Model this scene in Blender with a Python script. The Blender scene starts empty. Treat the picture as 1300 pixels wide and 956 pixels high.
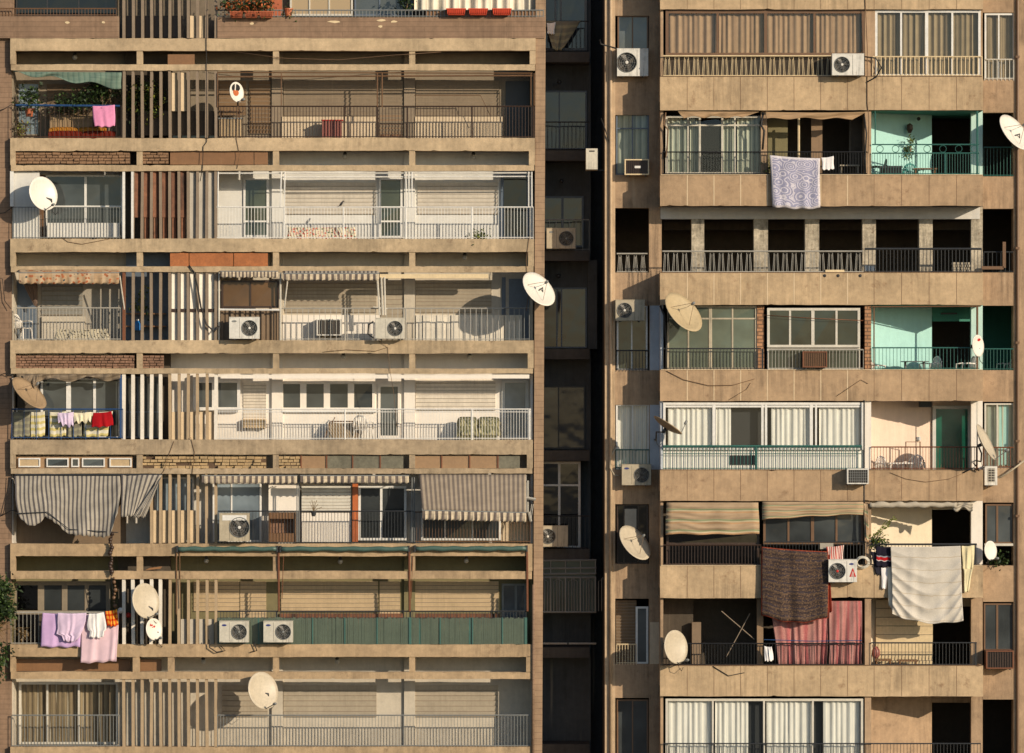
import bpy, math, random
from mathutils import Vector, Matrix
rnd = random.Random(7)
S, D, HC = 42.5, 115.0, 20.0          # picture units per metre on the facade plane, viewing distance, eye height
C = bpy.context.scene.collection
R = math.radians

def P(px, py, d=0.0):
    """facade drawing units -> a point at depth d (metres behind the facade plane)"""
    f = (D + d) / D
    return Vector(((px - 650) / S * f, d, HC + (478 - py) / S * f))

# ------------------------------------------------------------------ materials
def lin(c):
    return tuple(((v / 255) / 12.92 if v / 255 <= 0.04045 else ((v / 255 + 0.055) / 1.055) ** 2.4) for v in c) + (1,)

def nd(nt, t, **kw):
    n = nt.nodes.new(t)
    for k, v in kw.items():
        if k.startswith('i_'):
            n.inputs[k[2:].replace('_', ' ')].default_value = v
        else:
            setattr(n, k, v)
    return n

def base_mat(name, rough=.8, metal=0.0):
    m = bpy.data.materials.new(name); m.use_nodes = True
    nt = m.node_tree; b = nt.nodes['Principled BSDF']
    b.inputs['Roughness'].default_value = rough; b.inputs['Metallic'].default_value = metal
    return m, nt, b

def mixc(nt, mode, fac, a, b):
    n = nt.nodes.new('ShaderNodeMix'); n.data_type = 'RGBA'; n.blend_type = mode
    for sock, v in ((n.inputs[0], fac), (n.inputs[6], a), (n.inputs[7], b)):
        if hasattr(v, 'is_linked') or hasattr(v, 'links'): nt.links.new(v, sock)
        else: sock.default_value = v
    return n.outputs[2]

def ramp(nt, src, stops, interp='LINEAR'):
    r = nt.nodes.new('ShaderNodeValToRGB'); cr = r.color_ramp; cr.interpolation = interp
    while len(cr.elements) < len(stops): cr.elements.new(.5)
    for e, (p, c) in zip(cr.elements, stops):
        e.position = p; e.color = c if len(c) == 4 else lin(c)
    nt.links.new(src, r.inputs[0]); return r.outputs[0]

def noise(nt, vec, scale, detail=4, mapscale=None, rough=.55):
    if mapscale:
        mp = nd(nt, 'ShaderNodeMapping'); mp.inputs['Scale'].default_value = mapscale
        nt.links.new(vec, mp.inputs[0]); vec = mp.outputs[0]
    n = nd(nt, 'ShaderNodeTexNoise', i_Scale=scale, i_Detail=detail, i_Roughness=rough)
    nt.links.new(vec, n.inputs['Vector']); return n.outputs[0]

def grey(v): return (v, v, v, 1)

def weather(nt, col, var, streak, spots, scale=1.0, spotcol=(62, 46, 34), coord='Object'):
    tc = nd(nt, 'ShaderNodeTexCoord'); o = tc.outputs[coord]
    if var:
        col = mixc(nt, 'MULTIPLY', 1.0, col, ramp(nt, noise(nt, o, .8 * scale, 7, None, .65), [(.3, grey(1 - var)), (.7, grey(1 + var * .45))]))
        col = mixc(nt, 'MULTIPLY', 1.0, col, ramp(nt, noise(nt, o, 5 * scale, 7, None, .7), [(.32, grey(1 - var)), (.68, grey(1 + var * .35))]))
    if streak:
        where = ramp(nt, noise(nt, o, .55 * scale, 4, (1, 1, 1.6)), [(.4, grey(.12)), (.62, grey(1))])
        col = mixc(nt, 'MULTIPLY', where, col, ramp(nt, noise(nt, o, 1.0, 6, (6 * scale, 3, .4 * scale), .75), [(.34, grey(1 - streak * 1.7)), (.6, grey(1.0))]))
        col = mixc(nt, 'MIX', ramp(nt, noise(nt, o, 1.0, 4, (5 * scale, 3, .25 * scale)), [(.66, grey(0)), (.8, grey(streak * 1.1))]), col, lin((212, 196, 168)))
    if spots:
        col = mixc(nt, 'MIX', ramp(nt, noise(nt, o, 2.3 * scale, 8, None, .7), [(.58, grey(0)), (.72, grey(spots))]), col, lin(spotcol))
    return col, o

def plaster(name, rgb, var=.22, streak=.18, spots=.3, rough=.9, scale=1.0, bump=.25, metal=0.0, spotcol=(62, 46, 34)):
    m, nt, b = base_mat(name, rough, metal)
    rg = nd(nt, 'ShaderNodeRGB'); rg.outputs[0].default_value = lin(rgb)
    col, o = weather(nt, rg.outputs[0], var, streak, spots, scale, spotcol)
    nt.links.new(col, b.inputs['Base Color'])
    if bump:
        bp = nd(nt, 'ShaderNodeBump', i_Strength=bump, i_Distance=.02)
        nt.links.new(noise(nt, o, 22 * scale, 5), bp.inputs['Height']); nt.links.new(bp.outputs[0], b.inputs['Normal'])
    return m

def paint(name, rgb, rough=.5, var=.12, spots=.12, metal=0.0, scale=3.0):
    return plaster(name, rgb, var, .08, spots, rough, scale, 0, metal)

def clad(name, c1, c2, mortar, bw=.5, bh=.176, ms=.012, streak=.2):
    m, nt, b = base_mat(name, .85)
    tc = nd(nt, 'ShaderNodeTexCoord'); sx = nd(nt, 'ShaderNodeSeparateXYZ'); cx = nd(nt, 'ShaderNodeCombineXYZ')
    ad = nd(nt, 'ShaderNodeMath', operation='ADD')
    nt.links.new(tc.outputs['Object'], sx.inputs[0]); nt.links.new(sx.outputs[0], ad.inputs[0]); nt.links.new(sx.outputs[1], ad.inputs[1])
    nt.links.new(ad.outputs[0], cx.inputs[0]); nt.links.new(sx.outputs[2], cx.inputs[1])
    br = nd(nt, 'ShaderNodeTexBrick', i_Scale=1.0, i_Mortar_Size=ms, i_Mortar_Smooth=.2, i_Brick_Width=bw, i_Row_Height=bh, i_Bias=-.2)
    br.inputs['Color1'].default_value = lin(c1); br.inputs['Color2'].default_value = lin(c2); br.inputs['Mortar'].default_value = lin(mortar)
    nt.links.new(cx.outputs[0], br.inputs['Vector'])
    col, o = weather(nt, br.outputs['Color'], .2, streak, .12)
    nt.links.new(col, b.inputs['Base Color'])
    return m

def glass_dark(name, rgb=(34, 37, 38), rough=.06):
    m, nt, b = base_mat(name, rough)
    tc = nd(nt, 'ShaderNodeTexCoord')
    col = mixc(nt, 'MULTIPLY', 1.0, lin(rgb), ramp(nt, noise(nt, tc.outputs['Object'], .8, 3), [(.3, grey(.6)), (.7, grey(1.5))]))
    oi = nd(nt, 'ShaderNodeObjectInfo'); col = mixc(nt, 'MULTIPLY', 1.0, col, ramp(nt, oi.outputs['Random'], [(0, grey(.45)), (1, grey(1.35))]))
    nt.links.new(col, b.inputs['Base Color'])
    bp = nd(nt, 'ShaderNodeBump', i_Strength=.12, i_Distance=.05)
    nt.links.new(noise(nt, tc.outputs['Object'], 1.3, 2), bp.inputs['Height']); nt.links.new(bp.outputs[0], b.inputs['Normal'])
    b.inputs['Specular IOR Level'].default_value = .7
    return m

def glass_clear(name, tint=(246, 248, 246)):
    m = bpy.data.materials.new(name); m.use_nodes = True; nt = m.node_tree
    nt.nodes.remove(nt.nodes['Principled BSDF']); out = nt.nodes['Material Output']
    t = nd(nt, 'ShaderNodeBsdfTransparent'); t.inputs[0].default_value = lin(tint)
    g = nd(nt, 'ShaderNodeBsdfGlossy', i_Roughness=.04); lw = nd(nt, 'ShaderNodeLayerWeight', i_Blend=.3)
    fr = nd(nt, 'ShaderNodeMath', operation='MULTIPLY_ADD'); fr.inputs[1].default_value = .5; fr.inputs[2].default_value = .05; nt.links.new(lw.outputs['Facing'], fr.inputs[0])
    mx = nd(nt, 'ShaderNodeMixShader')
    nt.links.new(fr.outputs[0], mx.inputs[0]); nt.links.new(t.outputs[0], mx.inputs[1]); nt.links.new(g.outputs[0], mx.inputs[2])
    nt.links.new(mx.outputs[0], out.inputs[0]); return m

def uvmat(name, stops, n=10, axis=0, rough=.9, interp='CONSTANT', dirt=.2, noisy=0.0, cross=None, edge=None, cells=None, rings=None, fine=0):
    """cloth: stripes across (axis 0) or along (axis 1) the UV sheet, plus weave, hems, printed spots"""
    m, nt, b = base_mat(name, rough)
    uv = nd(nt, 'ShaderNodeTexCoord').outputs['UV']; sx = nd(nt, 'ShaderNodeSeparateXYZ'); nt.links.new(uv, sx.inputs[0])
    def stripes(ax, n, st, ip):
        mu = nd(nt, 'ShaderNodeMath', operation='MULTIPLY'); mu.inputs[1].default_value = n; nt.links.new(sx.outputs[ax], mu.inputs[0])
        s = mu.outputs[0]
        if noisy:
            ad = nd(nt, 'ShaderNodeMath', operation='MULTIPLY_ADD'); ad.inputs[1].default_value = noisy
            nt.links.new(noise(nt, uv, 9, 4), ad.inputs[0]); nt.links.new(s, ad.inputs[2]); s = ad.outputs[0]
        f = nd(nt, 'ShaderNodeMath', operation='FRACT'); nt.links.new(s, f.inputs[0])
        return ramp(nt, f.outputs[0], st, ip)
    col = stripes(axis, n, stops, interp)
    if cross: col = mixc(nt, 'MULTIPLY', 1.0, col, stripes(1 - axis, cross[0], cross[1], interp))
    if cells:       # printed motifs
        sc, stp = cells
        mp = nd(nt, 'ShaderNodeMapping'); mp.inputs['Scale'].default_value = sc; nt.links.new(uv, mp.inputs[0])
        vo = nd(nt, 'ShaderNodeTexVoronoi', i_Scale=1.0); nt.links.new(mp.outputs[0], vo.inputs['Vector'])
        if rings:
            w = nd(nt, 'ShaderNodeMath', operation='SINE'); mm = nd(nt, 'ShaderNodeMath', operation='MULTIPLY'); mm.inputs[1].default_value = rings
            nt.links.new(vo.outputs['Distance'], mm.inputs[0]); nt.links.new(mm.outputs[0], w.inputs[0])
            col = mixc(nt, 'MIX', ramp(nt, w.outputs[0], [(.35, grey(0)), (.6, grey(.85))]), col, lin(stp[0]))
        else:
            for k, cc in enumerate(stp):
                msk = ramp(nt, vo.outputs['Distance'], [(.24 + .08 * k, grey(1)), (.32 + .1 * k, grey(0))])
                s2 = nd(nt, 'ShaderNodeSeparateColor'); nt.links.new(vo.outputs['Color'], s2.inputs[0])
                sel = ramp(nt, s2.outputs[k % 3], [(.28, grey(0)), (.32, grey(1))])
                mm = nd(nt, 'ShaderNodeMath', operation='MULTIPLY'); nt.links.new(msk, mm.inputs[0]); nt.links.new(sel, mm.inputs[1])
                col = mixc(nt, 'MIX', mm.outputs[0], col, lin(cc))
    if edge:
        w, ec = edge; fac = None
        for ax in (0, 1):
            a = nd(nt, 'ShaderNodeMath', operation='SUBTRACT'); a.inputs[1].default_value = .5; nt.links.new(sx.outputs[ax], a.inputs[0])
            ab = nd(nt, 'ShaderNodeMath', operation='ABSOLUTE'); nt.links.new(a.outputs[0], ab.inputs[0])
            g = nd(nt, 'ShaderNodeMath', operation='GREATER_THAN'); g.inputs[1].default_value = .5 - w; nt.links.new(ab.outputs[0], g.inputs[0])
            col = mixc(nt, 'MIX', g.outputs[0], col, lin(ec))
    if fine:
        col = mixc(nt, 'MULTIPLY', 1.0, col, ramp(nt, noise(nt, uv, 60, 3), [(.35, grey(1 - fine)), (.65, grey(1.0 + fine * .4))]))
    if dirt:
        col = mixc(nt, 'MULTIPLY', 1.0, col, ramp(nt, noise(nt, uv, 5, 6), [(.3, grey(1 - dirt)), (.7, grey(1.0))]))
    nt.links.new(col, b.inputs['Base Color'])
    b.inputs['Specular IOR Level'].default_value = .15
    return m

M = {}
def cloth_mat(k, rgb, dirt=.15): M[k] = uvmat(k, [(0, rgb), (1, rgb)], 1, dirt=dirt)
# structure
M['conc'] = plaster('beam_concrete', (196, 169, 131), .26, .2, .6, spotcol=(104, 80, 56))
for k_, c_, v_, s_, p_ in (('c0', (194, 171, 138), .24, .16, .5), ('c1', (190, 168, 136), .28, .2, .7), ('c2', (178, 158, 130), .3, .26, .9), ('c3', (184, 158, 124), .26, .22, .7)):
    M[k_] = plaster('beam_concrete_' + k_, c_, v_, s_, p_, spotcol=(100, 80, 60))
M['conc2'] = plaster('panel_concrete', (194, 168, 133), .22, .26, .75, spotcol=(120, 92, 66))
M['conc2d'] = plaster('panel_concrete_brown', (180, 152, 120), .2, .26, .6, spotcol=(110, 84, 62))
M['jlight'] = paint('joint_filler_pale', (214, 192, 158)); M['jdark'] = paint('joint_dark', (120, 92, 66))
M['clad'] = clad('brown_tile_cladding', (146, 119, 96), (143, 116, 93), (124, 100, 80), 4.9, .15, .010)
M['cladb'] = clad('tan_tile_cladding', (168, 140, 112), (165, 137, 109), (142, 116, 92), 4.6, .18, .010)
M['brickpier'] = clad('brick_pier', (184, 136, 98), (170, 122, 86), (120, 90, 66), .3, .11, .02, .1)
M['strip'] = plaster('strip_plaster', (178, 150, 120), .2, .3, .4)
M['pier'] = plaster('pier_plaster', (198, 172, 140), .15, .3, .2)
M['wall1'] = plaster('wall_beige', (140, 127, 108), .15, .1, .15)
M['wall2'] = plaster('wall_white', (214, 212, 205), .08, .06, .08)
M['wall3'] = plaster('wall_cream', (196, 186, 168), .12, .1, .15)
M['wall4'] = plaster('wall_offwhite', (232, 224, 212), .05, .05, .05)
M['wall5'] = plaster('wall_chalk', (206, 200, 190), .1, .1, .12)
M['wall6'] = plaster('wall_olive', (122, 114, 82), .12, .1, .15)
M['walltop'] = plaster('wall_top', (120, 108, 92), .15, .1, .1)
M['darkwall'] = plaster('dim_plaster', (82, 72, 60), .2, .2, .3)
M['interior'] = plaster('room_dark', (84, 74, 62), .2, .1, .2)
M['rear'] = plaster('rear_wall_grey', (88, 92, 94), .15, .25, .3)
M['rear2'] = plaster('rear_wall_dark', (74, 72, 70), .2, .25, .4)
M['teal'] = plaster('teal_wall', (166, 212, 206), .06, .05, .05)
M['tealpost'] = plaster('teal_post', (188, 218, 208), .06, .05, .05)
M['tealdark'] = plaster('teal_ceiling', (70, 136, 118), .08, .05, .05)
M['peach'] = plaster('peach_wall', (226, 202, 182), .06, .06, .05)
M['cream'] = plaster('cream_wall', (222, 208, 182), .08, .06, .08)
M['bluewall'] = plaster('pale_blue_wall', (190, 196, 204), .12, .1, .1)
M['soffit'] = plaster('white_soffit', (206, 202, 194), .1, .05, .05)
M['oldcol'] = plaster('peeling_column', (196, 184, 162), .4, .5, 1.0, scale=2.2, spotcol=(92, 74, 56))
# infill
M['br_a'] = plaster('brick_tan', (146, 114, 86), .3, 0, .3, scale=4); M['br_b'] = plaster('brick_red', (146, 112, 90), .35, 0, .25, scale=4)
M['br_c'] = plaster('brick_sand', (182, 156, 116), .3, 0, .25, scale=4); M['mort'] = plaster('mortar', (98, 78, 60), .3, 0, .4, scale=3)
M['brownpanel'] = paint('brown_board', (134, 98, 66)); M['orangepanel'] = paint('orange_brown_board', (172, 106, 60), .5, .25, .3)
M['tanpanel'] = paint('tan_board', (156, 126, 94)); M['slatshade'] = paint('slat_shade_brown', (138, 124, 106), .8); M['glasspanel'] = paint('dusty_glass', (120, 116, 100), .3, .3, .1)
# shutters, doors
for k, c in dict(sh1=(144, 128, 107), sh1d=(138, 112, 84), sh2=(216, 208, 194), sh3=(176, 164, 144), shg=(146, 144, 136), sh4=(236, 226, 210), sh6=(204, 180, 144), shw=(232, 228, 216),
                 shb=(126, 106, 84), low1=(212, 192, 162)).items():
    M[k] = plaster('shutter_' + k, c, .1, .12, .12, .6, 2.0, 0)
for k, c in dict(white=(226, 224, 218), offwhite=(206, 200, 186), cream2=(222, 200, 160), brownf=(112, 84, 60), darkbrown=(62, 46, 36), rust=(118, 72, 46),
                 black=(34, 34, 35), dgrey=(52, 54, 56), grey=(126, 128, 126), blue=(40, 74, 120), bluegrey=(96, 108, 122), tealm=(52, 100, 92), tealp=(30, 122, 104),
                 orange=(190, 104, 56), red=(190, 44, 34), redpot=(206, 78, 48), terracotta=(178, 98, 64), chairwhite=(236, 230, 220), chairteal=(56, 150, 140), wood=(140, 100, 64),
                 pinkbox=(166, 100, 90), casing=(214, 210, 196), casing2=(196, 184, 158), casingw=(232, 230, 224), fan=(70, 64, 58), logoblue=(44, 56, 120), bluebottle=(40, 130, 210),
                 fin=(138, 122, 104), finw=(230, 222, 208), fint=(172, 150, 120), fan2=(98, 92, 84), panelw=(224, 216, 200), panelt=(190, 166, 130), panelg=(164, 156, 142), rustp=(112, 70, 48),
                 screen=(84, 96, 82), screenl=(64, 102, 94), lampglass=(190, 186, 176), birdgrey=(44, 42, 44), steel=(170, 166, 156), roofgreen=(70, 96, 88)).items():
    M[k] = paint(k + '_paint', c, .45 if k not in ('fin', 'fint') else .8)
for k, c in dict(casing=(206, 200, 184), casing2=(184, 172, 148), casingw=(222, 219, 210)).items(): M[k] = plaster(k + '_enamel', c, .12, .3, .5, .5, 2.5, 0, spotcol=(130, 104, 74))
M['rustpanel'] = plaster('rusty_sheet', (134, 88, 62), .35, .5, .6, .8, 1.5, 0, spotcol=(70, 30, 14))
M['dish'] = paint('dish_grey_paint', (192, 180, 158), .5, .12, .2); M['dishw'] = paint('dish_white_paint', (222, 217, 206), .4, .05, .06)
M['disht'] = paint('dish_tan_paint', (182, 164, 130), .5, .12, .2); M['dishd'] = paint('dish_dull_paint', (158, 134, 104), .6, .15, .3)
M['gd'] = glass_dark('window_glass', (70, 75, 76)); M['gd2'] = glass_dark('window_glass_green', (70, 78, 68)); M['gd3'] = glass_dark('window_glass_blue', (108, 120, 128), .1)
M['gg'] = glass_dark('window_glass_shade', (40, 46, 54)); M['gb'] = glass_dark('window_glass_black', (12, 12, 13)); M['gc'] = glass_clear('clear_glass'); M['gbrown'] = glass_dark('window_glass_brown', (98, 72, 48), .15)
M['gdoor'] = glass_dark('door_teal_glass', (12, 88, 70), .2)
# cloth
M['cur_tan'] = uvmat('curtain_tan', [(0, (184, 154, 124)), (.5, (174, 144, 115)), (.8, (158, 130, 104))], 5, interp='LINEAR')  # fold shading is painted in as soft stripes
M['cur_dull'] = uvmat('curtain_dull', [(0, (134, 112, 98)), (.5, (110, 92, 80))], 6, interp='LINEAR')
M['cur_grey'] = uvmat('curtain_grey', [(0, (176, 156, 126)), (.5, (150, 132, 106)), (.9, (112, 98, 80))], 16, interp='LINEAR')
M['cur_white'] = uvmat('curtain_white', [(0, (244, 240, 230)), (.5, (232, 228, 220)), (1, (214, 214, 212))], 14, interp='LINEAR', dirt=.08)
M['cur_green'] = uvmat('curtain_palegreen', [(0, (214, 212, 190)), (.5, (170, 176, 162)), (1, (120, 130, 124))], 5, interp='LINEAR')
M['cur_pink'] = uvmat('curtain_pink', [(0, (176, 122, 116)), (.25, (190, 142, 134)), (.5, (172, 112, 108)), (.7, (186, 134, 127)), (.86, (176, 102, 102))], 3, interp='LINEAR', noisy=.25, fine=.25)
M['cur_white2'] = uvmat('curtain_ivory', [(0, (240, 232, 210)), (.5, (228, 218, 198)), (1, (196, 188, 170))], 20, interp='LINEAR')
M['stripe'] = uvmat('awning_stripe_grey', [(0, (98, 94, 94)), (.42, (176, 168, 154))], 24, dirt=.35)
M['stripe2'] = uvmat('awning_stripe_taupe', [(0, (118, 108, 100)), (.5, (162, 148, 130))], 23, dirt=.25)
M['stripe8'] = uvmat('awning_stripe_flap', [(0, (98, 94, 94)), (.42, (176, 168, 154))], 8, dirt=.35)
M['valstripe'] = uvmat('valance_stripe', [(0, (112, 102, 96)), (.45, (208, 192, 166))], 16, dirt=.35)
M['valdots'] = uvmat('valance_dotted', [(0, (190, 166, 136)), (.5, (178, 150, 118))], 6, cells=((26, 3, 1), [(52, 78, 84), (168, 104, 70)]), dirt=.25)
M['blind'] = uvmat('fabric_blind_bands', [(0, (178, 154, 126)), (.4, (164, 142, 116)), (.58, (134, 142, 108)), (.72, (190, 176, 146)), (.84, (184, 148, 112))], 3, axis=1, dirt=.3)
M['awnold'] = uvmat('awning_faded', [(0, (186, 156, 120)), (.6, (164, 134, 104))], 5, axis=1, dirt=.4)
M['rolled'] = uvmat('rolled_canvas', [(0, (190, 180, 162)), (.6, (150, 140, 124))], 3, axis=1, dirt=.4)
M['net'] = uvmat('green_net', [(0, (92, 118, 106)), (.5, (118, 138, 124))], 20, dirt=.35, interp='LINEAR')
M['torn'] = uvmat('torn_canvas', [(0, (122, 108, 92)), (.5, (146, 130, 110))], 12, dirt=.5, interp='LINEAR')
M['rosette'] = uvmat('sheet_rosettes', [(0, (158, 158, 184)), (1, (166, 164, 188))], 1, cells=((4.6, 6.2, 1), [(222, 217, 226)]), rings=30, edge=(.04, (218, 212, 216)), dirt=.18, fine=.3)
M['blanket'] = uvmat('blanket_dark', [(0, (66, 56, 58)), (.3, (96, 78, 66)), (.5, (64, 58, 68)), (.75, (106, 86, 70)), (1, (66, 56, 58))], 9, axis=1, interp='LINEAR', noisy=.5, fine=.5, cells=((34, 46, 1), [(52, 46, 54), (124, 100, 78)]),
                     edge=(.014, (150, 70, 50)), dirt=.4)
M['rugst'] = uvmat('towel_stripes', [(0, (186, 92, 82)), (.3, (214, 190, 180)), (.6, (150, 70, 66)), (.8, (226, 206, 196))], 4)
M['bands'] = uvmat('dark_scarf_bands', [(0, (34, 32, 46)), (.35, (30, 28, 40)), (.46, (150, 152, 160)), (.52, (176, 30, 34)), (.68, (206, 198, 196)), (.72, (34, 32, 44))], 1, axis=1)
M['plaid'] = uvmat('plaid_orange', [(0, (216, 92, 40)), (.5, (240, 170, 60))], 4, cross=(3, [(0, (255, 255, 255)), (.6, (226, 150, 110))]))
M['ystripe'] = uvmat('yellow_white_stripes', [(0, (218, 212, 190)), (.55, (204, 190, 126))], 4, axis=1)
M['greystr'] = uvmat('grey_cloth_stripes', [(0, (128, 124, 110)), (.6, (150, 146, 122))], 4, axis=1)
M['floral'] = uvmat('floral_print', [(0, (214, 204, 178)), (1, (214, 204, 178))], 1, cells=((26, 6, 1), [(178, 70, 58), (96, 104, 74), (200, 110, 96)]))
M['floral2'] = uvmat('grey_floral_print', [(0, (190, 180, 156)), (1, (190, 180, 156))], 1, cells=((18, 7, 1), [(60, 56, 50), (96, 88, 76)]))
M['leafprint'] = uvmat('leaf_print_cover', [(0, (160, 154, 120)), (1, (160, 154, 120))], 1, cells=((9, 9, 1), [(92, 92, 62), (196, 186, 150), (110, 112, 80)]))
cloth_mat('lilac', (200, 168, 212)); cloth_mat('lilac2', (214, 192, 218)); cloth_mat('pinksheet', (222, 192, 202)); cloth_mat('shirtwhite', (238, 234, 232))
cloth_mat('pinktowel', (226, 146, 184)); cloth_mat('redcloth', (166, 22, 30)); cloth_mat('creamcloth', (232, 222, 190)); cloth_mat('paleviolet', (214, 196, 222))
cloth_mat('yellowcloth', (224, 212, 172)); cloth_mat('darkcloth', (40, 40, 50)); cloth_mat('redsofa', (104, 34, 22)); cloth_mat('goldsofa', (168, 112, 40)); cloth_mat('beigesofa', (150, 128, 100))
M['sheetw'] = uvmat('bedsheet_ivory', [(0, (206, 199, 187)), (.92, (202, 194, 181)), (.95, (188, 174, 152))], 6, axis=1, dirt=.2, noisy=.25, fine=.08)
cloth_mat('wcurtain', (222, 214, 196))
for k, c in dict(leaf=(64, 88, 34), leafd=(38, 58, 26), leafy=(122, 128, 50), leafdry=(128, 104, 68)).items():
    M[k] = paint('foliage_' + k, c, .6, .4, 0, 0, 4)
M['ground'] = plaster('dusty_ground', (76, 72, 66), .3, 0, .3, scale=.1)
M['cablem'] = paint('cable_black', (30, 28, 27), .6); M['cableb'] = paint('cable_brown', (112, 86, 62), .7)
M['void'] = plaster('doorway_shade_black', (20, 19, 18), .1, 0, 0)

# ------------------------------------------------------------------ mesh builder
class MB:
    def __init__(s): s.v = []; s.f = []; s.m = []; s.uv = {}; s.k = 0; s.sm = False
    def face(s, *idx): s.f.append(idx); s.m.append(s.k)
    def hexa(s, a):
        b = len(s.v); s.v += [Vector(p) for p in a]
        for q in ((0, 1, 2, 3), (7, 6, 5, 4), (0, 4, 5, 1), (1, 5, 6, 2), (2, 6, 7, 3), (3, 7, 4, 0)): s.face(*[b + i for i in q])
        return s
    def wbox(s, x0, x1, y0, y1, z0, z1):
        return s.hexa([(x0, y0, z0), (x1, y0, z0), (x1, y0, z1), (x0, y0, z1), (x0, y1, z0), (x1, y1, z0), (x1, y1, z1), (x0, y1, z1)])
    def box(s, x0, y0, x1, y1, d0, d1):
        a, b = P(x0, y1, d0), P(x1, y0, d0)
        return s.wbox(a.x, b.x, d0, d1, a.z, b.z)
    def tube(s, pts, r, n=6):
        pts = [Vector(p) for p in pts]; rs = r if isinstance(r, (list, tuple)) else [r] * len(pts)
        b = len(s.v)
        for i, p in enumerate(pts):
            t = (pts[min(i + 1, len(pts) - 1)] - pts[max(i - 1, 0)]); t = t.normalized() if t.length > 1e-9 else Vector((0, 0, 1))
            u = t.cross(Vector((0, 0, 1)) if abs(t.z) < .9 else Vector((0, 1, 0))).normalized(); w = t.cross(u)
            for k in range(n):
                a = 2 * math.pi * k / n; s.v.append(p + (u * math.cos(a) + w * math.sin(a)) * rs[i])
        for i in range(len(pts) - 1):
            for k in range(n):
                s.face(b + i * n + k, b + i * n + (k + 1) % n, b + (i + 1) * n + (k + 1) % n, b + (i + 1) * n + k)
        s.face(*[b + k for k in range(n)][::-1]); e = b + (len(pts) - 1) * n; s.face(*[e + k for k in range(n)])
        return s
    def pt(s, pts, r, n=5): return s.tube([P(*p) for p in pts], r, n)
    def grid(s, fn, nu, nv):
        b = len(s.v)
        for j in range(nv + 1):
            for i in range(nu + 1):
                u, v = i / nu, j / nv; s.uv[len(s.v)] = (u, v); s.v.append(Vector(fn(u, v)))
        for j in range(nv):
            for i in range(nu):
                a = b + j * (nu + 1) + i; s.face(a, a + nu + 1, a + nu + 2, a + 1)
        return s
    def lathe(s, c, prof, n=16, axis=None):
        """profile of (radius, height) turned about a vertical (or given) axis"""
        c = Vector(c); ax = Vector(axis or (0, 0, 1)).normalized()
        u = ax.cross(Vector((0, 1, 0)) if abs(ax.y) < .9 else Vector((1, 0, 0))).normalized(); w = ax.cross(u); b = len(s.v)
        for r, h in prof:
            for k in range(n):
                a = 2 * math.pi * k / n; s.v.append(c + ax * h + (u * math.cos(a) + w * math.sin(a)) * r)
        for i in range(len(prof) - 1):
            for k in range(n):
                s.face(b + i * n + k, b + i * n + (k + 1) % n, b + (i + 1) * n + (k + 1) % n, b + (i + 1) * n + k)
        s.face(*[b + k for k in range(n)][::-1]); e = b + (len(prof) - 1) * n; s.face(*[e + k for k in range(n)])
        return s
    def ball(s, c, r, n=10): return s.lathe(c, [(max(.001, r * math.sin(math.pi * i / 8)), -r * math.cos(math.pi * i / 8)) for i in range(9)], n)
    def leaf(s, c, L, w, dirv, up):
        dirv = Vector(dirv).normalized(); sd = dirv.cross(Vector(up)); sd = sd.normalized() if sd.length > 1e-4 else Vector((1, 0, 0))
        nn = sd.cross(dirv); b = len(s.v); c = Vector(c)
        s.v += [c, c + dirv * L * .45 + sd * w + nn * w * .3, c + dirv * L, c + dirv * L * .45 - sd * w + nn * w * .3]
        s.face(b, b + 1, b + 2); s.face(b, b + 2, b + 3); return s
    def leaves(s, c, rad, n, L=.09, hang=0.0, k=(0, 1), cl=None):
        c = Vector(c); cl = cl or max(3, n // 14)
        cs = []; n = int(n * 2.4)
        for _ in range(cl):
            a = Vector((rnd.gauss(0, 1), rnd.gauss(0, 1), rnd.gauss(0, 1))).normalized() * rnd.random() ** .4
            cs.append(Vector((a.x * rad[0], a.y * rad[1], a.z * rad[2])))
        for _ in range(n):
            o = rnd.choice(cs); sp = L * 1.05
            p = c + o + Vector((rnd.gauss(0, sp), rnd.gauss(0, sp), rnd.gauss(0, sp)))
            s.k = rnd.choice(k)
            dv = Vector((rnd.uniform(-1, 1), rnd.uniform(-1, 1), rnd.uniform(-.8, .9) - hang))
            l = L * rnd.uniform(.6, 1.3); s.leaf(p, l, l * .34, dv, (rnd.uniform(-1, 1), rnd.uniform(-1, 1), 1))
        s.k = 0; return s
    def build(s, name, mats, parent=None, org=None, smooth=False, solid=0):
        root = parent
        while root is not None and root.parent is not None: root = root.parent
        if root is not None: off = root.location.copy()
        elif org is not None: off = Vector(org)
        else:
            xs = [v.x for v in s.v]; ys = [v.y for v in s.v]; zs = [v.z for v in s.v]
            off = Vector(((min(xs) + max(xs)) / 2, (min(ys) + max(ys)) / 2, min(zs)))
        me = bpy.data.meshes.new(name); me.from_pydata([v - off for v in s.v], [], s.f); me.validate()
        if not isinstance(mats, (list, tuple)): mats = [mats]
        for k in mats: me.materials.append(M[k])
        if len(mats) > 1: me.polygons.foreach_set('material_index', s.m)
        if s.uv:
            l = me.uv_layers.new(name='UVMap')
            for lp in me.loops: l.data[lp.index].uv = s.uv.get(lp.vertex_index, (0, 0))
        if smooth: me.polygons.foreach_set('use_smooth', [True] * len(me.polygons))
        o = bpy.data.objects.new(name, me); C.objects.link(o)
        if solid:
            md = o.modifiers.new('thickness', 'SOLIDIFY'); md.thickness = solid; md.offset = 0
        if parent is not None: o.parent = parent
        else: o.location = off
        return o

def tag(o, label, cat, group=None):
    o['label'] = label; o['category'] = cat
    if group: o['group'] = group
    return o

def thing(name, label, cat, loc, group=None):
    o = bpy.data.objects.new(name, None); C.objects.link(o); o.location = loc; o.empty_display_size = .2
    return tag(o, label, cat, group)

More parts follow.
